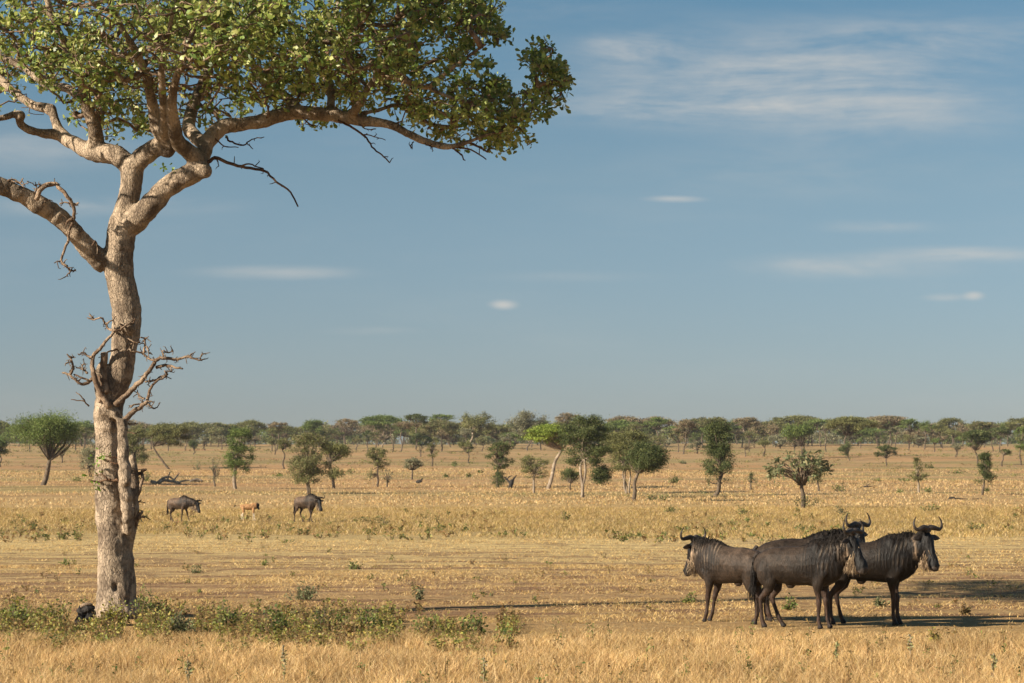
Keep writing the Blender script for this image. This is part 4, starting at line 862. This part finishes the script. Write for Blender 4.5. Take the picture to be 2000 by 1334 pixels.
# ------------------------------------------------------------------ wildebeest
def wildebeest(name, label, px, Y, head_deg, s, poll, yaw, pitch, feet=((0, 0), (0, 0), (0, 0), (0, 0)), calf=False, pollY=0, group='wildebeest', fur=1.0, tail_dir=(0, 0), detail=True):
    """px, Y: middle of the body on the ground; head_deg: heading (0 = to the right, 180 = left, negative = towards us);
       poll: photo pixel of the top of the head; yaw/pitch: where the face points; feet: fore-aft, sideways shift of FL, FR, HL, HR"""
    x = (px-1000)/F*Y; z = float(gz(x, Y)); th = R(head_deg); rng = np.random.default_rng(int(px*3))
    root = empty(name, (x, Y, z), th, s)
    tag(root, label, 'wildebeest calf' if calf else 'wildebeest', group)
    ct, sn = math.cos(th), math.sin(th)
    def loc(w): # world vector -> local
        return np.array([w[0]*ct+w[1]*sn, -w[0]*sn+w[1]*ct, w[2]])
    pw = P(poll[0], poll[1], Y+sn*s*.95+pollY)-np.array([x, Y, z]); pl = loc(pw)/s
    yw = R(yaw); pt = R(pitch); d = loc(np.array([math.cos(yw)*math.cos(pt), math.sin(yw)*math.cos(pt), -math.sin(pt)]))
    sd = loc(np.array([-math.sin(yw), math.cos(yw), 0.])); hu = np.cross(d, sd); hu = hu if hu[2] > 0 else -hu     # forehead side
    poll_ = pl-d*.02
    mb = MB(); ysd = np.array([0, 1., 0])
    lg = 1.0
    T = np.array([(-.735, 1.02, .07, .05), (-.70, 1.01, .14, .11), (-.62, .985, .212, .18), (-.48, .965, .262, .22), (-.28, .965, .285, .245), (-.05, .955, .30, .265), (.14, .965, .325, .262), (.28, .995, .365, .245), (.40, 1.01, .36, .22), (.52, 1.02, .315, .185), (.62, 1.03, .25, .135), (.68, 1.04, .17, .085)])
    if calf: T[:, 2] *= .68; T[:, 3] *= .62; T[:, 1] += .04; T[:, 0] *= .86
    tube(mb, np.stack([T[:, 0], T[:, 0]*0, T[:, 1]], -1), T[:, 3], 20, side=ysd, rad2=T[:, 2])
    for sg in (1, -1):   # shoulder and haunch masses
        if not calf:
            ellipsoid(mb, (.33, sg*.13, .93), (.16, .105, .30)); ellipsoid(mb, (-.50, sg*.125, .88), (.17, .115, .26)); ellipsoid(mb, (-.42, sg*.14, 1.06), (.13, .07, .11)); ellipsoid(mb, (.40, sg*.165, .84), (.09, .06, .10)); ellipsoid(mb, (.30, sg*.12, 1.18), (.09, .085, .15))
    # neck
    n0 = np.array([.40, 0, 1.06]); n1 = np.array([.60, 0, 1.12]) if pl[2] > 1.2 else np.array([.62, 0, 1.0])
    nk = smooth_path([n0, n1+(poll_-n1)*.25, n1+(poll_-n1)*.65-[0, 0, .03], poll_-hu*.05-[0, 0, .06]], 4); k = len(nk)
    w = np.linspace(0, 1, k)[:, None]; sd2 = norm(ysd*(1-w)+(sd if np.dot(sd, ysd) > 0 else -sd)*w)
    ns = .72 if calf else 1
    tube(mb, nk, np.interp(w[:, 0], [0, .5, 1], [.16, .115, .085])*ns, 16, side=sd2, rad2=np.interp(w[:, 0], [0, .5, 1], [.28, .205, .135])*ns)
    # head
    Hd = np.array([(-.05, .05, .055), (0, .10, .082), (.07, .122, .094), (.15, .122, .098), (.24, .100, .080), (.34, .082, .064), (.43, .080, .070), (.50, .083, .080), (.56, .068, .074), (.60, .035, .045)])
    Hd = Hd*[1, 1.12, 1.12]
    if calf: Hd = Hd*[.72, .85, .9]
    hp = poll_+d*Hd[:, 0:1]-hu*(.07-Hd[:, 0:1]*.03); tube(mb, hp, Hd[:, 2], 16, side=sd, rad2=Hd[:, 1])
    # legs
    def leg(front, sg, f):
        if front: L = [(.36, .13, 1.0, .12, .08), (.35, .14, .80, .12, .085), (.325, .135, .66, .085, .07), (.33, .13, .56, .058, .052), (.345, .125, .47, .045, .043), (.352, .12, .405, .046, .045), (.352, .12, .34, .034, .033), (.352, .12, .22, .0275, .026), (.355, .12, .13, .033, .032), (.372, .12, .075, .03, .032), (.385, .12, .035, .042, .038), (.392, .12, 0.0, .052, .045)]
        else: L = [(-.50, .11, .98, .17, .10), (-.48, .13, .80, .155, .095), (-.455, .135, .68, .115, .078), (-.47, .13, .585, .078, .058), (-.545, .125, .51, .052, .042), (-.595, .122, .45, .048, .04), (-.592, .12, .385, .037, .033), (-.575, .12, .24, .029, .027), (-.565, .12, .13, .034, .032), (-.548, .12, .075, .031, .032), (-.532, .12, .035, .042, .038), (-.524, .12, 0.0, .052, .045)]
        L = np.array(L); t = np.clip((.75-L[:, 2])/.75, 0, 1)
        L[:, 0] += f[0]*t; L[:, 1] = sg*L[:, 1]*(.8 if calf else 1)+f[1]*t
        if calf: L[:, 0] *= .86; L[:5, 3:] *= .7; L[5:, 3:] *= .95
        if len(f) > 2: L[:, 2] += f[2]*t**3; L[:, 0] += f[2]*.5*np.sin(t*math.pi)
        tube(mb, L[:, :3]*[1, 1, 1], L[:, 4], 12, side=ysd, rad2=L[:, 3]); return L
    legs = [leg(True, 1, feet[0]), leg(True, -1, feet[1]), leg(False, 1, feet[2]), leg(False, -1, feet[3])]
    if not calf: ellipsoid(mb, (-.16, 0, .65), (.07, .04, .045))
    me, co, nn = remesh(mb, 'body', .015 if detail else .022, 3)
    co = co+nn*(fnoise(co, 5, px)*.010+fnoise(co, 2.4, px+3)*.016*np.clip((co[:, 2]-.6)/.15, 0, 1))[:, None]
    # muscle folds and hanging skin lines on neck and shoulder
    hx = np.clip((co[:, 0]-.02)/.15, 0, 1); zz = np.clip((co[:, 2]-.72)/.15, 0, 1)
    ph = co[:, 0]*2*math.pi/.062+1.8*np.sin(co[:, 2]*5+co[:, 0]*9)+3.2*fnoise(co, 2.5, 4)
    stripe = (.5+.5*np.sin(ph))**1.3*np.clip(.75+fnoise(co, 6, 2), 0, 1)
    if calf: hx = hx*0
    co = co+nn*((stripe-.5)*.008*hx*zz)[:, None]
    me.vertices.foreach_set('co', co.ravel()); me.update()
    # coat colours; sunlit back highlight painted in, also through the pale brindle streaks
    n = len(co); n1_ = fnoise(co, 3.3, 11)
    if calf: base = np.tile((.42, .22, .095), (n, 1))
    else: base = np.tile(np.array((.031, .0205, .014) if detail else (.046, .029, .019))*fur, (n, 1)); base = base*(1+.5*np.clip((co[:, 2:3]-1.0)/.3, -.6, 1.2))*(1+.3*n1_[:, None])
    def blend(c, m): 
        nonlocal base; m = np.clip(m, 0, 1)[:, None]; base = base*(1-m)+np.array(c)*m
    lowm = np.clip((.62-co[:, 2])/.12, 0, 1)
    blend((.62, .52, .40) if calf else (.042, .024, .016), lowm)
    if not calf: blend((.007, .0055, .005), hx*zz*(1-stripe)*.9); blend((.17, .13, .092), hx*zz*np.clip(stripe-.66, 0, 1)*1.8*np.clip((co[:, 2]-.9)/.2, 0, 1))
    rel = co-poll_; ax = rel@d; la = np.abs(rel@sd); uu = rel@hu
    onhead = (ax > -.08) & (ax < .7) & (np.linalg.norm(rel-np.outer(ax, d), axis=1) < .24) & (np.linalg.norm(rel, axis=1) < .75)
    face = onhead*np.clip((uu+.12+(ax-.1)*.35)/.05+(ax > .26)*3, 0, 1)*np.clip((ax+.03)/.04, 0, 1)
    if not calf:
        chk = np.exp(-((ax-.17)**2/.018+(uu+.16)**2/.006))*(la < .2)*1.1; blend((.30, .21, .14), chk*(np.linalg.norm(rel, axis=1) < .45))
    blend((.009, .0075, .007), face)
    blend((.05, .04, .035), onhead*(ax > .54)*1.0)
    blend((.02, .016, .014), np.clip((.06-co[:, 2])/.02, 0, 1)*(.9))
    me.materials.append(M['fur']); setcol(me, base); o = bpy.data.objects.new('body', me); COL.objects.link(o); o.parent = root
    # horns
    Z = np.array([0, 0, 1.]); hz = norm(Z-sd*np.dot(Z, sd)+(-d)*.4); hs = .0 if calf else 1
    for sg in (1, -1):
        if not calf:
            pts = [(.015, .02), (.07, .035), (.15, .015), (.215, .0), (.262, .03), (.278, .085), (.262, .145), (.225, .195)]
            q = smooth_path([poll_-hu*.0+sd*sg*a+hz*(b+.035)+hu*(.02+.03*math.sin(a*8)) for a, b in pts], 3)
            r = np.interp(np.linspace(0, 1, len(q)), [0, .15, .35, .6, 1], [.046, .044, .032, .021, .006])
        else:
            q = smooth_path([poll_+sd*sg*.03, poll_+sd*sg*.045+hz*.06, poll_+sd*sg*.04+hz*.12], 3); r = np.linspace(.014, .004, len(q))
        h = MB(); tube(h, q, r, 10, np.tile((.055, .042, .034), (len(q), 1))*np.linspace(1.3, .55, len(q))[:, None]); h.build('horn', M['horn'], root)
        # ear: cupped leaf
        e = MB(); b0 = poll_+sd*sg*.075-hu*.03+d*.05; ed = norm(sd*sg*1.0+d*.15-hu*.1+Z*.05); el = .2 if not calf else .14
        q = [b0+ed*el*t for t in (0, .25, .55, .8, 1)]; tube(e, q, np.array([.018, .042, .046, .03, .004]), 10, np.tile((.06, .045, .036) if not calf else (.1, .06, .04), (5, 1)), side=norm(d+Z*-.6), rad2=np.array([.014, .014, .012, .008, .003])); e.build('ear', M['fur'], root)
        ey = MB(); ellipsoid(ey, poll_+d*.16+sd*sg*.088+hu*.0-hu*.045, (.018, .018, .018), 8, 6); ey.build('eye', M['eye'], root)
        ns_ = MB(); ellipsoid(ns_, poll_+d*.535*(.72 if calf else 1)+sd*sg*.038-hu*(.0 if not calf else .02)+hu*.005, (.014, .014, .02), 8, 6); ns_.build('nostril', M['eye'], root)
    if not calf:   # boss where the horns meet
        bo = MB(); ellipsoid(bo, poll_+hz*.03+hu*.015, (.06, .06, .038), col=(.06, .05, .042)); bo.build('horn_boss', M['horn'], root)
    def strands(mb, roots, dirs, L, r, col, curl=.15, droop=.4):
        for b, dr, l in zip(roots, dirs, L):
            dr = norm(dr); p1 = b+dr*l*.5+rng.normal(0, curl*l*.3, 3); p2 = b+dr*l+np.array([0, 0, -droop*l])+rng.normal(0, curl*l*.4, 3)
            tube(mb, [b, p1, p2], [r, r*.8, r*.2], 3, np.array(col)*rng.uniform(.6, 1.35))
    m_ = 170 if not calf else 40
    # mane along the top of withers and neck
    mn_ = MB(); ridge = [(.02, 0, 1.26), (.16, 0, 1.31), (.30, 0, 1.355), (.42, 0, 1.36)] if not calf else [(.2, 0, 1.20), (.35, 0, 1.24)]
    rad_end = np.interp(w[:, 0], [0, .5, 1], [.28, .205, .135])*ns
    upv = np.cross(sd2, norm(np.gradient(nk, axis=0))); upv = np.where(upv[:, 2:3] < 0, -upv, upv)
    top = nk+upv*rad_end[:, None]*.96
    path = smooth_path(np.vstack([ridge, top[4::3], (poll_+hz*.06)[None]]), 6)
    tt = rng.random(m_*3)*(len(path)-1); ii = tt.astype(int); fr = (tt-ii)[:, None]; b = path[ii]*(1-fr)+path[np.minimum(ii+1, len(path)-1)]*fr
    b = b+np.stack([np.zeros(len(b)), rng.normal(0, .016, len(b)), np.full(len(b), -.012)], -1); near = -1 if math.cos(th) > 0 else 1
    lm = (.06+.09*np.clip((b[:, 0]-.1)/.4, 0, 1))*rng.uniform(.6, 1.3, len(b))*(.5 if calf else 1)
    dr = np.stack([rng.normal(-.35, .25, len(b)), rng.normal(near*.55, .35, len(b)), np.full(len(b), .32)], -1)
    strands(mn_, b, dr, lm, .006, (.022, .017, .014), droop=.75); mn_.build('mane', M['hair'], root)
    if not calf:
        # beard from chin to chest
        bd = MB(); und = nk-upv*rad_end[:, None]*.95; bp = smooth_path(np.vstack([[.60, 0, .90], und[5::3], (poll_+d*.30-hu*.17)[None], (poll_+d*.46-hu*.13)[None]]), 6)
        nb = 760; tt = rng.random(nb)**.75*(len(bp)-1); ii = tt.astype(int); fr = (tt-ii)[:, None]; b = bp[ii]*(1-fr)+bp[np.minimum(ii+1, len(bp)-1)]*fr+rng.normal(0, .022, (nb, 3))
        u = tt/(len(bp)-1); cols = np.array([(.30, .21, .13), (.42, .31, .20), (.09, .062, .045)])
        L = np.interp(u, [0, .3, .6, .85, 1], [.06, .20, .27, .16, .05])*rng.uniform(.6, 1.2, nb)
        for j in range(nb): strands(bd, [b[j]], [np.array([rng.normal(.05, .2), rng.normal(0, .2), -1.])], [L[j]], .0075, cols[rng.choice(3, p=[.45, .38, .17])], curl=.25, droop=.1)
        bd.build('beard', M['hair'], root)
        fr_ = MB()    # long dark hair lines hanging on neck side
        for sg in (1, -1):
            for j in range(120):
                i = rng.integers(1, k-1); c0 = nk[i]; rr_ = rad_end[i]; v = rng.uniform(-.1, .85); wd = np.interp(w[i, 0], [0, .5, 1], [.16, .115, .085])*ns
                b = c0+upv[i]*rr_*v+sd2[i]*sg*wd*math.sqrt(max(0, 1-v*v))*1.02
                tube(fr_, [b, b+[0, sg*.004, -.07], b+[rng.normal(0, .01), 0, -rng.uniform(.1, .2)]], [.005, .005, .001], 3, np.array([(.02, .015, .012), (.14, .105, .08)][int(rng.random() < .3)]))
        fr_.build('neck_hair', M['hair'], root)
    # tail
    tl = MB(); tz = .92
    if calf:
        q = smooth_path([(-.58, 0, 1.12), (-.72, 0, 1.14), (-.86, 0, 1.10), (-.98, 0, 1.10)], 4); tube(tl, q, np.linspace(.022, .02, len(q)), 6, (.35, .18, .08))
        strands(tl, [q[-4]]*30, [np.array([-1, rng.normal(0, .2), rng.normal(.05, .2)]) for _ in range(30)], rng.uniform(.15, .25, 30), .009, (.02, .015, .012))
    else:
        q = smooth_path([(-.69, 0, 1.14), (-.755, tail_dir[1]*.3, 1.05), (-.775+tail_dir[0]*.3, tail_dir[1]*.6, .85), (-.76+tail_dir[0], tail_dir[1], .62)], 4); tube(tl, q, np.linspace(.034, .018, len(q)), 8, (.04, .03, .025))
        tt = rng.uniform(3, len(q)-1.01, 170); ii = tt.astype(int)
        strands(tl, q[ii]+rng.normal(0, .012, (170, 3)), [np.array([rng.normal(0, .08), rng.normal(0, .1), -1.]) for _ in range(170)], rng.uniform(.22, .42, 170)*np.where(q[ii][:, 2] < .8, 1, .8), .008, (.016, .012, .010), droop=.0)
    tl.build('tail', M['hair'], root)
    return root
HG = 'wildebeest of the standing herd'
def zc(a, b): return (1280+a/3.226, 980+b/3.226)
wildebeest('wildebeest', 'grey brown wildebeest turned away to the left, leftmost of the standing herd', 1427, 40.2, 140, 1.0, zc(243, 262), 128, 66, feet=((.06, 0), (.12, 0), (-.04, .0), (.14, 0)), group=HG, fur=1.45, tail_dir=(0, .02), pollY=-.05)
wildebeest('wildebeest', 'foremost wildebeest in the herd, standing side on with pale beard, nearest to the camera', 1563, 38.9, -25, 1.04, zc(1242, 224), -40, 63, feet=((.05, 0), (-.03, 0), (.22, 0), (-.02, 0)), group=HG, fur=.9)
wildebeest('wildebeest', 'wildebeest mostly hidden behind the foremost one with only back and face showing', 1568, 40.6, -6, 1.10, zc(1272, 182), -48, 63, feet=((.05, 0), (.0, 0), (.0, 0), (.05, 0)), group=HG, fur=.7)
wildebeest('wildebeest', 'black faced wildebeest looking at the camera, rightmost of the herd', 1703, 39.75, -16, 1.08, zc(1712, 205), -58, 65, feet=((.02, 0), (-.02, 0), (.08, 0), (-.05, 0)), group=HG, fur=.55, pollY=.0)
FG = 'wildebeest walking in the far grass'
wildebeest('wildebeest', 'walking wildebeest with lowered head, left of the calf in far grass', 350, 119, -30, .93, (386.5, 981), -40, 72, feet=((.22, 0), (-.14, 0), (-.12, 0), (.22, 0)), group=FG, fur=2.0, detail=False)
wildebeest('wildebeest', 'walking wildebeest right of the calf in far grass, horns spread wide', 598, 117.5, -38, 1.0, (624, 976), -55, 68, feet=((-.3, 0), (.12, 0), (.22, 0), (-.12, 0)), group=FG, fur=1.8, detail=False)
wildebeest('wildebeest_calf', 'small orange brown calf with black face between two walking wildebeest', 487, 119.5, 4, .70, (502, 984.5), 0, 60, feet=((.1, 0), (-.05, 0), (-.1, 0), (.1, 0)), calf=True, group=FG, detail=False)

# ------------------------------------------------------------------ sky, sun, air, camera
SUN_EL, SUN_AZ_FRONT = 25, 27     # degrees: height, and how far the sun stands to our side of due left
el = R(SUN_EL); az = R(SUN_AZ_FRONT)
sdir = Vector((-math.cos(el)*math.cos(az), -math.cos(el)*math.sin(az), math.sin(el)))
sun = bpy.data.lights.new('sun', 'SUN'); sun.energy = 5.0; sun.angle = R(.53); sun.color = (1.0, .89, .72)
so = bpy.data.objects.new('sun', sun); COL.objects.link(so); so.rotation_euler = sdir.to_track_quat('Z', 'Y').to_euler(); so.location = (-30, 0, 40)
W = bpy.data.worlds.new('World'); scene.world = W; W.use_nodes = True
t = NT(W)
sky = t.n('ShaderNodeTexSky', _sky_type='NISHITA', _sun_disc=False, _sun_elevation=el, _sun_rotation=math.atan2(sdir.x, sdir.y), _altitude=1500, _air_density=1.0, _dust_density=1.6, _ozone_density=1.6)
gen = t.n('ShaderNodeTexCoord').outputs['Generated']; sp = t.n('ShaderNodeSeparateXYZ', i0=gen)
yy = t.math('MAXIMUM', sp.outputs[1], .02); u = t.math('DIVIDE', sp.outputs[0], yy); v = t.math('DIVIDE', sp.outputs[2], yy)
uv = t.n('ShaderNodeCombineXYZ', i0=u, i1=v, i2=0.0).outputs[0]
warp = t.n('ShaderNodeTexNoise', Vector=t.scalev(uv, (6, 22, 1)), Scale=1.0, Detail=3.0).outputs['Color']
uvw = t.n('ShaderNodeVectorMath', _operation='ADD', i0=uv, i1=t.scalev(warp, (.02, .006, 0))).outputs[0]
streak = t.noise(t.scalev(uvw, (9, 60, 1)), 1.0, 8, .62, .4); puff = t.noise(t.scalev(uvw, (40, 110, 1)), 1.0, 6, .6, .3)
fine = t.math('ADD', t.math('MULTIPLY', t.mapr(streak, .30, .74), .8), t.math('MULTIPLY', t.mapr(puff, .35, .7), .2))
CL = [(1500, 150, 600, 150, 1.1, 0), (1230, 100, 150, 45, .9, 0), (1850, 80, 460, 90, .60, 0), (1300, 215, 360, 45, .8, 0), (1750, 215, 450, 90, .6, 0), (1600, 330, 500, 90, .35, 0), (1312, 387, 80, 9, .9, 0), (988, 593, 40, 14, .9, 1), (1830, 582, 60, 12, .6, 0), (1885, 579, 30, 13, .8, 1),
      (1640, 520, 300, 36, .9, 0), (1880, 494, 260, 24, 1.0, 0), (1715, 440, 180, 20, .8, 0), (60, 290, 320, 70, .5, 0), (200, 400, 380, 30, .6, 0), (540, 532, 240, 20, .8, 0), (720, 648, 130, 14, .3, 0), (1120, 540, 260, 16, .22, 0), (1000, 20, 500, 50, .2, 0)]
acc = None
for (px, py, a, b, amp, kind) in CL:
    mp = t.n('ShaderNodeVectorMath', _operation='SUBTRACT', i0=uvw, i1=((px-1000)/F+.010, (H0-py)/F+.003, 0)).outputs[0]
    ln = t.n('ShaderNodeVectorMath', _operation='LENGTH', i0=t.scalev(mp, (F/a, F/b, 0))).outputs['Value']
    g = t.math('MULTIPLY', t.mapr(ln, 1.0, 0.0), amp); g = t.math('MULTIPLY', g, fine if kind == 0 else t.mapr(puff, .3, .55, .4, 1))
    acc = g if acc is None else t.math('ADD', acc, g)
thin = t.math('MULTIPLY', t.mapr(t.noise(t.scalev(uvw, (5, 26, 1)), 1.0, 5, .6), .45, .75), .10)
acc = t.math('ADD', acc, thin, True)
skyc = t.n('ShaderNodeHueSaturation', Saturation=.85, Value=1.0, Color=sky.outputs[0]).outputs[0]
rp = t.n('ShaderNodeValToRGB', i0=t.math('MULTIPLY', sp.outputs[2], 5.0))
rp.color_ramp.elements[0].position = .12; rp.color_ramp.elements[0].color = (.68, .72, .84, 1)
rp.color_ramp.elements[1].position = .95; rp.color_ramp.elements[1].color = (.52, .78, .84, 1)
e_ = rp.color_ramp.elements.new(.6); e_.color = (.67, .79, .81, 1)
skyc = t.mix(1.0, skyc, rp.outputs[0], 'MULTIPLY')
skyc = t.mix(t.math('MULTIPLY', acc, .8), skyc, (6.6, 6.4, 6.0, 1))
bg = t.n('ShaderNodeBackground', Color=skyc, Strength=.05)
t.t.links.new(bg.outputs[0], t.n('ShaderNodeOutputWorld').inputs[0])

HAZE = True
if HAZE:
    hz = MB(); X0, X1, Y0, Y1, Z0, Z1 = -420, 420, -40, 1300, -1.5, 26
    V = [(a, b, c) for c in (Z0, Z1) for b in (Y0, Y1) for a in (X0, X1)]
    hz.add(V, np.array([(0, 2, 3, 1), (4, 5, 7, 6), (0, 1, 5, 4), (2, 6, 7, 3), (0, 4, 6, 2), (1, 3, 7, 5)]))
    hm = bpy.data.materials.new('haze_air'); ht = NT(hm); pv = ht.n('ShaderNodeVolumePrincipled', Density=.00010, Anisotropy=.25); pv.inputs['Color'].default_value = (.82, .88, .95, 1)
    mo = ht.n('ShaderNodeOutputMaterial'); ht.t.links.new(pv.outputs[0], mo.inputs['Volume'])
    ho = hz.build('haze', hm, smooth=False); tag(ho, 'thin warm air haze over the plain', 'haze', kind='stuff')

cam = bpy.data.cameras.new('camera'); co_ = bpy.data.objects.new('camera', cam); COL.objects.link(co_)
co_.location = (0, 0, CAM); co_.rotation_euler = (R(90), 0, 0); cam.sensor_width = 36; cam.lens = F/2000*36
cam.shift_y = (H0-667)/2000; cam.clip_start = .5; cam.clip_end = 9000
cam.dof.use_dof = True; cam.dof.focus_distance = 40; cam.dof.aperture_fstop = 5.0
scene.camera = co_
scene.view_settings.view_transform = 'Standard'; scene.view_settings.look = 'None'; scene.view_settings.exposure = .95; scene.view_settings.gamma = 1
scene.cycles.volume_bounces = 0
print('objects', len(bpy.data.objects))
